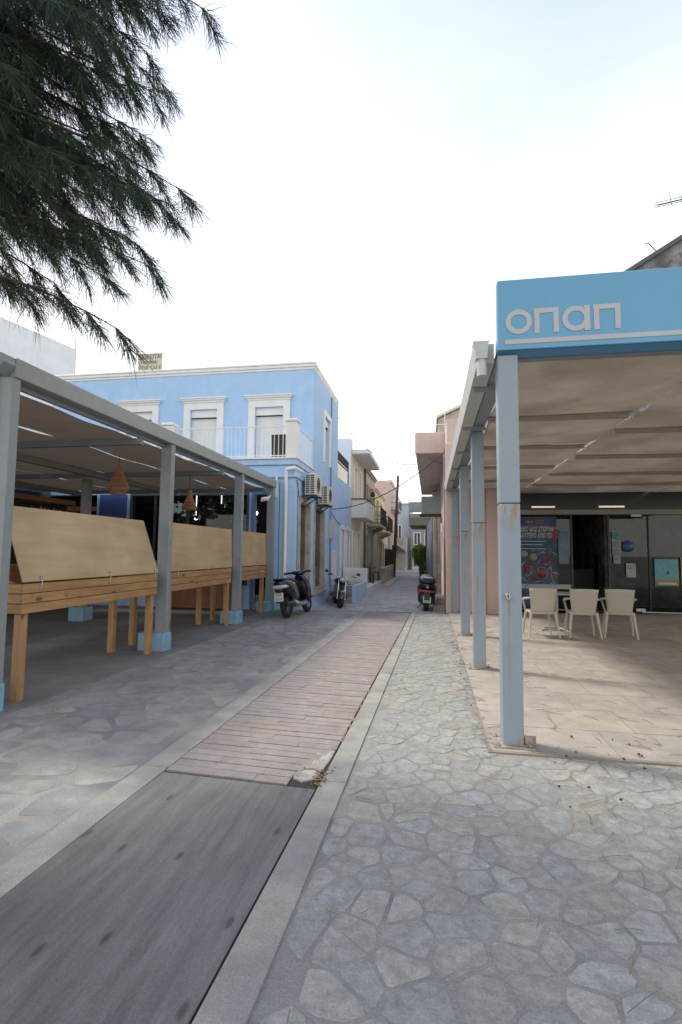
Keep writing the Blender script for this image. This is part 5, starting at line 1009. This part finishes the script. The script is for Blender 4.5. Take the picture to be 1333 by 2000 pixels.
# steps and low white wall
stp = thing('entrance_steps', 'blue-sided entrance steps with grey treads beyond the motorcycle', 'steps', (-2.9, 18, ZA))
for k in range(3): a = MB(); a.box(-3.38, -2.55, 16.9 + .3 * k, 19.9, ZA + .18 * k, ZA + .18 * (k + 1) - .003, .006); obj('step', a, greywall, stp)
a = MB(); a.box(-2.548, -2.42, 16.88, 20.0, ZA, ZA + .56, .008); obj('side_wall', a, bluewall, stp)
a = MB(); a.box(-3.38, -2.42, 20.02, 20.25, ZA, .88, .01); a.box(-2.52, -2.42, 20.252, 26.1, ZA, .09); a.box(-3.38, -2.521, 20.252, 26.1, ZA, .06); tag(obj('garden_wall', a, whitewall), 'low white plastered wall standing behind the blue entrance steps', 'wall')
stw = thing('stone_wall', 'low rough stone wall with iron railing below the stone house', 'wall', (-2.4, 29, ZA))
yq = 26.2
while yq < 34:
    for r_ in range(3):
        a = MB(); l = rng.uniform(.4, .75); a.box(-2.62, -2.38 + rng.uniform(0, .02), yq + .01 + .1 * r_, yq + .58 + .1 * r_, ZA + .3 * r_ + .01, ZA + .3 * (r_ + 1) - .01, .02); obj('stone', a, stonewall, stw)
    yq += .6
a = MB(); a.box(-2.6, -2.42, 26.2, 34.3, ZA, ZA + .86); obj('wall_core', a, mortar, stw)
a = MB()
for k in range(20): a.tube([(-2.5, 29 + k * .28, .7), (-2.5, 29 + k * .28, 1.7)], .014, 5, False)
a.tube([(-2.5, 29, 1.7), (-2.5, 34.3, 1.7)], .02, 5); obj('railing', a, iron, stw)
a = MB(); a.box(-2.75, -1.95, 25, 34.9, ZA, ZA + .06); tag(obj('stone_curb', a, rosewall), 'reddish kerb along the foot of the low stone wall', 'kerb')
a = MB(); a.box(-2.5, -2.42, 34.5, 36.6, ZA, 2.0); gk = tag(obj('iron_gate', a, iron), 'dark iron gate leaf just behind the wooden pole', 'gate')
for k, (x, y, lab) in enumerate(((-2.8, 23.8, 'dark terrace chair nearest the low white wall'), (-2.78, 26.0, 'dark terrace chair farther off, by the stone wall end'))):
    t_ = thing('terrace_chair', lab, 'chair', (x, y, .06)); z = .065
    a = MB(); a.box(x - .22, x + .22, y - .22, y + .22, z + .43, z + .46, .01); obj('seat', a, iron, t_); a = MB(); a.box(x - .22, x - .19, y - .22, y + .22, z + .46, z + .9, .01); obj('backrest', a, iron, t_)
    for sx in (-1, 1):
        for sy in (-1, 1): a = MB(); a.tube([(x + sx * .2, y + sy * .2, z), (x + sx * .2, y + sy * .2, z + .44)], .02, 5); obj('leg', a, iron, t_)
t_ = thing('terrace_table', 'small dark terrace table between the two dark chairs', 'table', (-2.85, 24.9, .06)); a = MB(); a.lathe([(0, .75), (.34, .75), (.34, .78), (0, .78)], (-2.85, 24.9, 0), 18); obj('tabletop', a, dkwood, t_); a = MB(); a.tube([(-2.85, 24.9, .065), (-2.85, 24.9, .75)], .03, 6); a.lathe([(.25, .065), (.25, .09), (.03, .12)], (-2.85, 24.9, 0), 14); obj('pedestal', a, iron, t_)

# ------------------------------------------------------------------ motor scooters (built facing +Y, wheels on z=0)
redlens = mat('red_lens', (.32, .02, .02), .2, .05, 9, coat=.5); clearlens = mat('clear_lens', (.55, .55, .57), .15, .1, 20, coat=.6)
def wheel(par, y, r=.235, wd=.058, m=silver):
    a = MB(); a.torus((0, y, r), r - wd, wd, 'x', 30, 10, 1.05); ty = obj('wheel', a, rubber, par)
    a = MB(); a.torus((0, y, r), r - wd * 1.9, .012, 'x', 24, 6, 3.5)
    for k in range(5):
        an = k * 2 * math.pi / 5; a.tube([(0, y, r), (0, y + (r - wd * 1.8) * math.cos(an), r + (r - wd * 1.8) * math.sin(an))], [.022, .014], 6)
    a.lathe([(0, -.06), (.035, -.06), (.035, .06), (0, .06)], (0, y, r), 10, 'x'); obj('rim', a, m, ty)
def scooter(paint, label, top=False):
    kw = 1.42 if top else 1.05; hx = .60 if top else 1.0; zt = -.10 if top else 0
    W_ = lambda secs: [(t0, a0, b0, ra * kw, rb, pw) for t0, a0, b0, ra, rb, pw in secs]
    t_ = thing('motor_scooter', label, 'scooter', (0, 0, 0)); wheel(t_, -.64, .25, .066); wheel(t_, .64, .25, .062)
    a = MB(); a.loft(W_([(-1.00, 0, .80, .05, .025, 2.2), (-.94, 0, .785, .12, .07, 2.6), (-.82, 0, .72, .175, .16, 2.8), (-.62, 0, .65, .195, .22, 2.8), (-.42, 0, .60, .19, .24, 2.8), (-.24, 0, .56, .17, .24, 2.8), (-.14, 0, .50, .15, .16, 2.8)]), 22); obj('rear_body', a, paint, t_)
    a = MB(); a.loft(W_([(-.90, 0, .845, .10, .02, 2.5), (-.80, 0, .855, .145, .05, 3), (-.5, 0, .85, .155, .055, 3), (-.38, 0, .815, .15, .055, 3), (-.16, 0, .79, .125, .05, 3), (-.08, 0, .76, .09, .03, 3)]), 20); obj('seat', a, black, t_)
    a = MB(); a.tube([(-.13, -.62, .84), (-.14, -.86, .87), (-.09, -1.01, .89), (.09, -1.01, .89), (.14, -.86, .87), (.13, -.62, .84)], .014, 8); a.box(-.10, .10, -1.0, -.86, .872, .89, .006); obj('grab_rail', a, black, t_)
    a = MB(); a.loft([(-.18, 0, .30, .16, .05, 4), (.0, 0, .28, .175, .045, 4), (.24, 0, .29, .17, .05, 4), (.36, 0, .34, .15, .07, 4)], 18); obj('floorboard', a, paint, t_)
    a = MB(); a.loft([(-.40, 0, .33, .165, .07, 3), (-.2, 0, .27, .19, .055, 3), (.12, 0, .245, .195, .05, 3), (.28, 0, .28, .175, .05, 3)], 16); obj('side_fairing', a, silver if not top else black, t_)
    a = MB(); a.loft([(.26, 0, .44, .15, .05, 3.2), (.40, 0, .47, .205, .075, 3.2), (.58, 0, .46, .22, .08, 3.2), (.76, 0, .42, .205, .075, 3), (.90, 0, .375, .13, .07, 2.6), (.97, 0, .35, .07, .05, 2.4)], 22, 'z'); obj('leg_shield', a, paint, t_)
    a = MB(); a.loft([(.44, 0, .385, .12, .05, 3), (.66, 0, .365, .135, .055, 3), (.80, 0, .345, .10, .05, 3)], 16, 'z'); obj('glovebox', a, black, t_)
    a = MB(); a.loft([(.20, 0, .985, .06, .03, 2.4), (.26, 0, 1.0, .16, .055, 2.6), (.34, 0, 1.0, .175, .065, 2.6), (.44, 0, .98, .13, .06, 2.6), (.50, 0, .95, .06, .03, 2.4)], 20); hb_ = obj('handlebar_cowl', a, paint, t_)
    a = MB(); a.add([(-.09, .225, 1.045), (.09, .225, 1.045), (.07, .33, 1.068), (-.07, .33, 1.068), (-.09, .225, 1.035), (.09, .225, 1.035)], [(0, 1, 2, 3), (0, 1, 5, 4)]); obj('instrument_panel', a, clearlens, hb_)
    for s_ in (-1, 1):
        a = MB(); a.tube([(s_ * .12 * hx, .30, 1.0), (s_ * .22 * hx, .275, 1.01), (s_ * .345 * hx, .24, 1.005)], [.02, .021, .020], 8); a.lathe([(.0, s_ * .35 * hx), (.026, s_ * .35 * hx), (.026, s_ * .34 * hx)], (0, .24, 1.005), 10, 'x'); a.tube([(s_ * .16 * hx, .31, .995), (s_ * .24 * hx, .345, .985), (s_ * .36 * hx, .30, .975)], .008, 6); obj('handlebar_grip', a, black, t_)
    a = MB(); a.tube([(.0, .42, .9), (.0, .50, .62)], .03, 8)
    for s_ in (-1, 1): a.tube([(s_ * .075, .52, .6), (s_ * .075, .64, .235)], .02, 8)
    obj('fork', a, iron, t_)
    a = MB(); n_ = 12; vs = []
    for k in range(n_ + 1):
        an = R(20 + 140 * k / n_)
        for j in range(7): b = math.pi * j / 6; vs.append((.085 * math.cos(b), .64 + (.255 + .03 * math.sin(b)) * math.cos(an), .235 + (.255 + .03 * math.sin(b)) * math.sin(an)))
    a.add(vs, [[k * 7 + j, (k + 1) * 7 + j, (k + 1) * 7 + j + 1, k * 7 + j + 1] for k in range(n_) for j in range(6)], True); obj('front_mudguard', a, paint, t_)
    a = MB(); a.loft([(-.70, -.10, .27, .035, .09, 3), (-.5, -.11, .29, .05, .11, 3), (-.25, -.10, .30, .05, .09, 3), (-.15, -.06, .3, .03, .05, 3)], 14); a.tube([(-.09, -.5, .35), (-.09, -.66, .56)], .03, 8); obj('engine', a, mat('engine_grey', (.10, .10, .10), .5, .15, 12), t_)
    a = MB(); a.loft([(-.92, .14, .32, .035, .04, 2.2), (-.88, .14, .32, .055, .06, 2.2), (-.5, .14, .29, .055, .065, 2.2), (-.42, .13, .27, .03, .03, 2.2)], 14); obj('exhaust', a, silver if top else black, t_)
    a = MB(); a.loft(W_([(-1.005 + zt * .1, 0, .715 + zt, .115, .04, 2.6), (-.975, 0, .715 + zt, .165, .045, 2.6), (-.85, 0, .71 + zt, .185, .05, 2.6)]), 18); obj('tail_light', a, redlens if top else clearlens, t_)
    if top: a = MB(); a.loft([(-.93, 0, .40, .17, .15, 3), (-.88, 0, .40, .24, .19, 3), (-.5, 0, .40, .25, .2, 3), (-.3, 0, .42, .2, .16, 3)], 20); obj('lower_fairing', a, paint, t_)
    if not top: a = MB(); a.loft([(-.99, 0, .655, .05, .018, 2.6), (-.93, 0, .655, .06, .02, 2.6)], 12); obj('brake_light', a, redlens, t_)
    else: a = MB(); a.lathe([(0, -1.005), (.03, -1.0), (.035, -.98)], (0, 0, .735), 12, 'y'); obj('reflector', a, clearlens, t_)
    a = MB(); a.add([(-.08, -.97, .60), (.08, -.97, .60), (.075, -1.02, .36), (-.075, -1.02, .36), (-.08, -.95, .60), (.08, -.95, .60), (.075, -1.0, .36), (-.075, -1.0, .36)], [(0, 1, 2, 3), (4, 5, 6, 7), (0, 1, 5, 4), (1, 2, 6, 5), (2, 3, 7, 6), (3, 0, 4, 7)]); a.loft([(-.96, 0, .62, .05, .03, 3), (-.85, 0, .66, .10, .05, 3)], 10); obj('rear_mudguard', a, black, t_)
    a = MB(); a.add([(-.105, -.992, .585), (.105, -.992, .585), (.105, -1.026, .40), (-.105, -1.026, .40), (-.105, -.985, .585), (.105, -.985, .585), (.105, -1.019, .40), (-.105, -1.019, .40)], [(0, 1, 2, 3), (4, 5, 6, 7), (0, 1, 5, 4), (1, 2, 6, 5), (2, 3, 7, 6), (3, 0, 4, 7)]); pt = obj('number_plate', a, plate, t_)
    pt.location.z = zt * 1.2
    for q, (tx_, z_, y_) in enumerate((('AZA', .540, -1.006), ('514', .450, -1.022))):
        me = text_mesh(tx_, .085, .001, width=.15); me.materials.clear(); me.materials.append(ink); o = bpy.data.objects.new('plate_characters', me); COL.objects.link(o); o.parent = pt; o.location = (0, y_, z_); o.rotation_euler = (R(-10), 0, 0)
    a = MB(); a.tube([(-.08, -.2, .25), (-.18, -.12, .08), (-.24, -.08, .012)], .012, 6); obj('side_stand', a, iron, t_)
    if top:
        a = MB(); a.loft([(.90, 0, -.88, .16, .14, 3.2), (.96, 0, -.90, .205, .18, 3.2), (1.0, 0, -.90, .21, .185, 3.2)], 22, 'z') if False else a.loft([(-.98, 0, .90, .14, .04, 2.6), (-.92, 0, .91, .22, .09, 2.6), (-.6, 0, .93, .235, .11, 2.6), (-.1, 0, .95, .23, .10, 2.6), (.2, 0, .97, .20, .07, 2.6)], 22); obj('rear_carrier', a, black, t_)
        a = MB(); a.box(-.10, .12, -.90, -.70, 1.005, 1.035, .006); obj('folded_cloth', a, paper, t_)
    return t_
s1 = scooter(bluepaint, 'dark blue motor scooter parked beside the blue corner house, seen from behind')
s1.location = (-3.10, 12.02, .0); s1.rotation_euler = (0, R(-8), R(-7))
s2 = scooter(blackpaint, 'black motor scooter with red tail band parked by the pink house at the alley mouth', True)
s2.location = (-.14, 15.9, ZA); s2.rotation_euler = (0, R(3), R(2)); s2.scale = (1.05, 1, .95)
# motorcycle, front towards the square
mt = thing('motorcycle', 'black motorcycle with chrome fork facing the square against the blue wall', 'motorcycle', (0, 0, 0))
wheel(mt, .70, .31, .075, iron); wheel(mt, -.68, .31, .09, iron)
for s_ in (-1, 1): a = MB(); a.tube([(s_ * .10, .72, .31), (s_ * .10, .44, .98)], [.026, .022], 10); obj('fork_tube', a, chrome, mt)
a = MB(); a.loft([(.38, 0, .99, .07, .07, 2.2), (.46, 0, .99, .10, .10, 2.2), (.54, 0, .98, .095, .095, 2.2)], 18); hl = obj('headlight', a, black, mt); a = MB(); a.lathe([(0, .56), (.085, .545), (.09, .53)], (0, 0, .98), 18, 'y'); obj('lens', a, clearlens, hl)
a = MB(); a.tube([(-.40, .18, 1.10), (-.30, .27, 1.12), (-.12, .36, 1.06), (.12, .36, 1.06), (.30, .27, 1.12), (.40, .18, 1.10)], .013, 8); obj('handlebar', a, chrome, mt)
for s_ in (-1, 1):
    a = MB(); a.tube([(s_ * .29, .26, 1.12), (s_ * .41, .17, 1.10)], .02, 8); obj('grip', a, rubber, mt); a = MB(); a.tube([(s_ * .27, .28, 1.12), (s_ * .38, .31, 1.19), (s_ * .44, .27, 1.21)], .007, 6); a.lathe([(0, .25), (.05, .255), (.055, .27), (.045, .285)], (s_ * .46, 0, 1.22), 14, 'y'); obj('mirror', a, black, mt); a = MB(); a.lathe([(0, -.03), (.03, -.01), (.03, .02), (0, .03)], (s_ * .2, .5, .86), 10, 'y'); obj('indicator', a, mat('amber_lens', (.35, .12, .02), .2), mt)
a = MB(); a.loft([(-.12, 0, .84, .10, .06, 2.4), (0, 0, .88, .19, .12, 2.6), (.2, 0, .9, .20, .13, 2.6), (.36, 0, .88, .12, .09, 2.4)], 18); obj('fuel_tank', a, blackpaint, mt)
a = MB(); a.loft([(-.75, 0, .82, .09, .03, 3), (-.5, 0, .8, .14, .05, 3), (-.12, 0, .78, .11, .05, 3)], 16); obj('seat', a, black, mt)
a = MB(); a.loft([(-.2, 0, .48, .14, .12, 4), (0, 0, .50, .17, .17, 4), (.22, 0, .50, .14, .15, 4)], 16); a.box(-.19, .19, .22, .30, .38, .78, .02); a.box(-.26, .26, -.1, .12, .30, .5, .04); obj('engine', a, mat('engine_grey', (.1, .1, .1), .5), mt)
a = MB(); a.tube([(.16, .2, .4), (.17, 0, .3), (.17, -.8, .34)], [.025, .03, .05], 10); obj('exhaust', a, chrome, mt)
a = MB(); a.tube([(0, .4, .95), (0, .2, .3), (0, -.1, .28), (0, -.3, .6), (0, .3, .85)], .022, 8); a.tube([(0, -.68, .31), (0, -.1, .4)], .03, 8); obj('frame', a, iron, mt)
a = MB(); n_ = 10; vs = []
for k in range(n_ + 1):
    an = R(10 + 130 * k / n_)
    for j in range(5): b = math.pi * j / 4; vs.append((.075 * math.cos(b), .70 + (.33 + .02 * math.sin(b)) * math.cos(an), .31 + (.33 + .02 * math.sin(b)) * math.sin(an)))
a.add(vs, [[k * 5 + j, (k + 1) * 5 + j, (k + 1) * 5 + j + 1, k * 5 + j + 1] for k in range(n_) for j in range(4)], True); obj('front_mudguard', a, blackpaint, mt)
mt.location = (-2.86, 16.0, ZA + .0); mt.rotation_euler = (0, R(-7), R(180 + 15)); mt.scale = (1.08, 1, .86)

# ------------------------------------------------------------------ vegetation
leafm = mat('bush_leaf', (.15, .26, .07), .7, .25, 3, rnd=.3, trans=.2)
def leaves(n, c, rad, size, rs):
    P = rs.normal(size=(n, 3)); P /= np.linalg.norm(P, axis=1)[:, None]; P = P * (rs.random((n, 1)) ** .4) * np.array(rad) + np.array(c)
    P += .12 * np.sin(P * 5.1); A = rs.normal(size=(n, 3)); A /= np.linalg.norm(A, axis=1)[:, None]; B = np.cross(A, rs.normal(size=(n, 3))); B /= np.linalg.norm(B, axis=1)[:, None]
    s_ = size * rs.uniform(.6, 1.3, (n, 1)); V = np.stack([P - A * s_, P + B * s_ * .4, P + A * s_, P - B * s_ * .4], 1).reshape(-1, 3)
    return V, np.arange(n * 4).reshape(-1, 4)
def npmesh(name, V, Fq, m):
    me = bpy.data.meshes.new(name); k = Fq.shape[1]; me.vertices.add(len(V)); me.vertices.foreach_set('co', V.astype(np.float32).ravel()); me.loops.add(Fq.size); me.loops.foreach_set('vertex_index', Fq.astype(np.int32).ravel()); me.polygons.add(len(Fq)); me.polygons.foreach_set('loop_start', np.arange(0, Fq.size, k, dtype=np.int32)); me.update(); me.validate(); me.materials.append(m); return me
rs = np.random.RandomState(5)
bush = thing('climbing_shrub', 'green climbing shrub against the right wall near the far end of the alley', 'shrub', (-.5, 33, ZA))
V, Fq = leaves(6500, (-.62, 33, 1.45), (.55, .9, .75), .07, rs); V2, F2_ = leaves(2600, (-.42, 32.6, .45), (.30, .5, .7), .07, rs); o = bpy.data.objects.new('foliage', npmesh('foliage', np.vstack([V, V2]) - np.array(bush.location), np.vstack([Fq, F2_ + len(V)]), leafm)); COL.objects.link(o); o.parent = bush; o['kind'] = 'stuff'
a = MB(); a.tube([(-.4, 32.8, ZA), (-.38, 32.9, .8), (-.55, 33, 1.6)], [.04, .03, .015], 6); obj('stem', a, dkwood, bush)
gp = thing('potted_plant', 'dark green potted plant on the yellow house balcony', 'plant', (-2.75, 34.0, 2.9)); V, Fq = leaves(900, (-2.75, 34, 3.4), (.25, .3, .5), .05, rs); o = bpy.data.objects.new('foliage', npmesh('foliage', V - np.array(gp.location), Fq, leafm)); COL.objects.link(o); o.parent = gp; o['kind'] = 'stuff'; a = MB(); a.lathe([(0, 2.92), (.12, 2.92), (.15, 3.15), (0, 3.15)], (-2.75, 34, 0), 12); obj('pot', a, dkwood, gp)

# casuarina tree: trunk left of the picture, feathery drooping boughs reaching into it
needle = mat('needle_green', (.036, .062, .034), .7, .35, 2, trans=.18); barkm = mat('casuarina_bark', (.075, .055, .045), .9, .25, 12, .2, 30)
tree = thing('casuarina_tree', 'feathery dark green casuarina tree hanging into the upper left corner', 'tree', (-6.4, 2.2, 0))
a = MB(); a.tube([(-6.4, 2.2, 0), (-6.3, 2.3, 2.5), (-6.1, 2.3, 5), (-5.9, 2.5, 7.5), (-5.8, 2.6, 10)], [.24, .2, .17, .12, .05], 12); obj('trunk', a, barkm, tree)
tips = [(-2.06, 4.0, 6.5), (-2.65, 4.2, 5.95), (-2.6, 3.8, 5.6), (-2.75, 4.1, 5.35), (-2.8, 3.9, 5.1), (-2.2, 4.0, 4.68), (-2.6, 4.3, 4.9), (-2.45, 3.6, 4.5), (-2.75, 3.8, 4.25), (-2.45, 4.0, 4.0), (-2.75, 3.7, 3.8), (-2.62, 3.8, 3.36), (-3.40, 4.0, 3.95), (-3.7, 3.9, 3.9), (-3.1, 4.1, 4.35), (-3.3, 3.6, 4.2), (-4.1, 4.0, 4.2), (-2.9, 4.3, 5.0), (-2.9, 3.5, 6.6), (-3.3, 4.3, 6.9), (-2.6, 4.2, 6.9)]
r3_ = random.Random(21)
for k in range(40): tips.append((r3_.uniform(-4.5, -2.95), r3_.uniform(3.0, 5.2), r3_.uniform(4.3, 7.6)))
for k in range(20): tips.append((r3_.uniform(-3.6, -2.55), r3_.uniform(3.2, 4.6), r3_.uniform(4.5, 7.2)))
for k in range(46): an = r3_.uniform(0, 6.28); q = r3_.uniform(1.5, 3.4); tips.append((-6.1 + q * math.cos(an), 1.3 + q * math.sin(an) * .8, r3_.uniform(5.0, 9.5)))
for k in range(34):  # unseen boughs left of frame, added to shade the left paving
    yy_ = r3_.uniform(2.6, 5.2); tips.append((-1.0 * yy_ - r3_.uniform(1.9, 4.2), yy_, r3_.uniform(5.2, 9.0)))
NP, ND, NL = [], [], []
bo = MB(); big = []
for k, tp in enumerate(tips):
    tp = Vector(tp); tz = max(3.6, min(9.2, tp.z + (.3 + .35 * r3_.random()) * (1 if tp.z > 5 else 1.6))); s0 = Vector((-6.15 + .05 * (tz - 4), 2.3, tz)); n_ = 16
    mid = s0.lerp(tp, .5) + Vector((0, 0, .45)); pts = [(s0 * (1 - u) ** 2 + mid * 2 * u * (1 - u) + tp * u * u) + Vector((.03 * math.sin(u * 9 + k), .05 * math.sin(u * 7 + k * 2), .03 * math.sin(u * 11 + k))) for u in [i / n_ for i in range(n_ + 1)]]
    dens = 1.0 if k < 81 else .45
    bm_ = MB(); bm_.tube(pts, [.045 * (1 - i / n_) ** 1.1 + .004 for i in range(n_ + 1)], 6)
    if k < 81: obj('bough', bm_, barkm, tree)
    else: bo.v and None; b0 = len(bo.v); bo.v += bm_.v; bo.f += [[b0 + i for i in f] for f in bm_.f]; bo.m += bm_.m; bo.smooth += bm_.smooth
    L_ = (tp - s0).length
    for i in range(3, n_ + 1):
        base = pts[i]; d = (pts[i] - pts[i - 1]).normalized(); frac = i / n_
        for side in range(3 if dens == 1 else 2):
            tl = (.18 + .42 * (1 - frac)) * r3_.uniform(.6, 1.15) + .07
            sv = d.cross(Vector((0, 0, 1))).normalized() * (1 if (i + side) % 2 else -1); dd = (d * .9 + sv * r3_.uniform(.15, .75) + Vector((0, 0, r3_.uniform(-.65, .15)))).normalized()
            m_ = 5; pp = [base]
            for q in range(m_): dd = (dd + Vector((0, 0, -.10))).normalized(); pp.append(pp[-1] + dd * tl / m_)
            bo.tube(pp, [.006, .005, .004, .003, .003, .002], 4, False)
            for q in range(1, m_ + 1):
                nn = int(8 * dens + r3_.random() * 6 * dens)
                for w_ in range(nn):
                    f_ = r3_.random(); NP.append(tuple(pp[q - 1].lerp(pp[q], f_))); ND.append(tuple(dd * .85)); NL.append(r3_.uniform(.13, .30))
        for w_ in range(int(8 * dens) + (6 if i == n_ else 0)): NP.append(tuple(pts[i - 1].lerp(pts[i], r3_.random()))); ND.append(tuple(d * .9)); NL.append(r3_.uniform(.10, .22))
o = obj('twigs', bo, barkm, tree); o['kind'] = 'stuff'
NP = np.array(NP); ND = np.array(ND); NL = np.array(NL)[:, None]; n = len(NP)
D = ND + rs.normal(size=(n, 3)) * .42 + np.array([0, 0, -.10]); D /= np.linalg.norm(D, axis=1)[:, None]
Sd = np.cross(D, rs.normal(size=(n, 3))); Sd /= np.linalg.norm(Sd, axis=1)[:, None]; wd = .0021
drop = np.array([0, 0, -1.]) * NL * .10
A0, A1, A2 = NP, NP + D * NL * .5 - drop * -.4, NP + D * NL + drop * 1.5
V = np.stack([A0 - Sd * wd, A0 + Sd * wd, A1 + Sd * wd, A1 - Sd * wd, A2], 1).reshape(-1, 3) - np.array(tree.location)
b_ = np.arange(n)[:, None] * 5; T = np.vstack([b_ + np.array([0, 1, 2]), b_ + np.array([0, 2, 3]), b_ + np.array([3, 2, 4])])
o = bpy.data.objects.new('needles', npmesh('needles', V, T, needle)); COL.objects.link(o); o.parent = tree; o['kind'] = 'stuff'
print('needles', n)
# ------------------------------------------------------------------ litter: dry needles, cones and leaves
a = MB(); a.mi = 0
for k in range(420):
    y = rng.uniform(1.5, 12) if k % 3 else rng.uniform(2.2, 4.6); x = rng.uniform(-.5, .04 * y + 2.4) if k % 3 else rng.uniform(.8, 2.4)
    if rng.random() < .25: y = rng.uniform(4, 12); x = .43 + rng.gauss(0, .05)
    z = .021 if x > .43 and y > 4.1 else .013; l = rng.uniform(.02, .10); an = rng.uniform(0, 3.14); c_, s_ = math.cos(an) * l, math.sin(an) * l
    if k % 9: a.mi = 0; a.tube([(x - c_, y - s_, z), (x + s_ * .15, y + c_ * .15, z + .002), (x + c_, y + s_, z)], .0018, 4, False)
    else: a.mi = 1; r_ = rng.uniform(.006, .011); a.lathe([(0, 0), (r_, r_ * .5), (r_ * .8, r_ * 1.3), (0, r_ * 1.7)], (x, y, z - .002), 6)
for k in range(110):
    y = rng.uniform(3.5, 12.8); x = xR(y) + rng.gauss(.004, .008); a.mi = 2; r_ = rng.uniform(.006, .02); a.add([(x - r_, y, .012), (x, y - r_ * 1.6, .013), (x + r_ * .7, y, .016), (x, y + r_ * 1.8, .0125)], [(0, 1, 2, 3)])
for (cx, cy) in ((-.72, 3.42), (-.70, 3.5), (-.74, 3.37)):
    for k in range(16): x, y = cx + rng.gauss(0, .03), cy + rng.gauss(0, .05); a.mi = 2; r_ = rng.uniform(.006, .016); a.add([(x - r_, y, .013), (x, y - r_, .02), (x + r_, y, .014), (x, y + r_, .017)], [(0, 1, 2, 3)])
o = struct('dry_needles', a, [mat('dry_needle', (.22, .16, .09), .9), mat('dark_cone', (.05, .03, .02), .9), mat('rust_litter', (.27, .17, .09), .95, .2, 30)], 'stuff')
print('objects', len(S.objects), 'tris', sum(sum(len(p.vertices) - 2 for p in m.polygons) for m in bpy.data.meshes if len(m.polygons) < 40000))
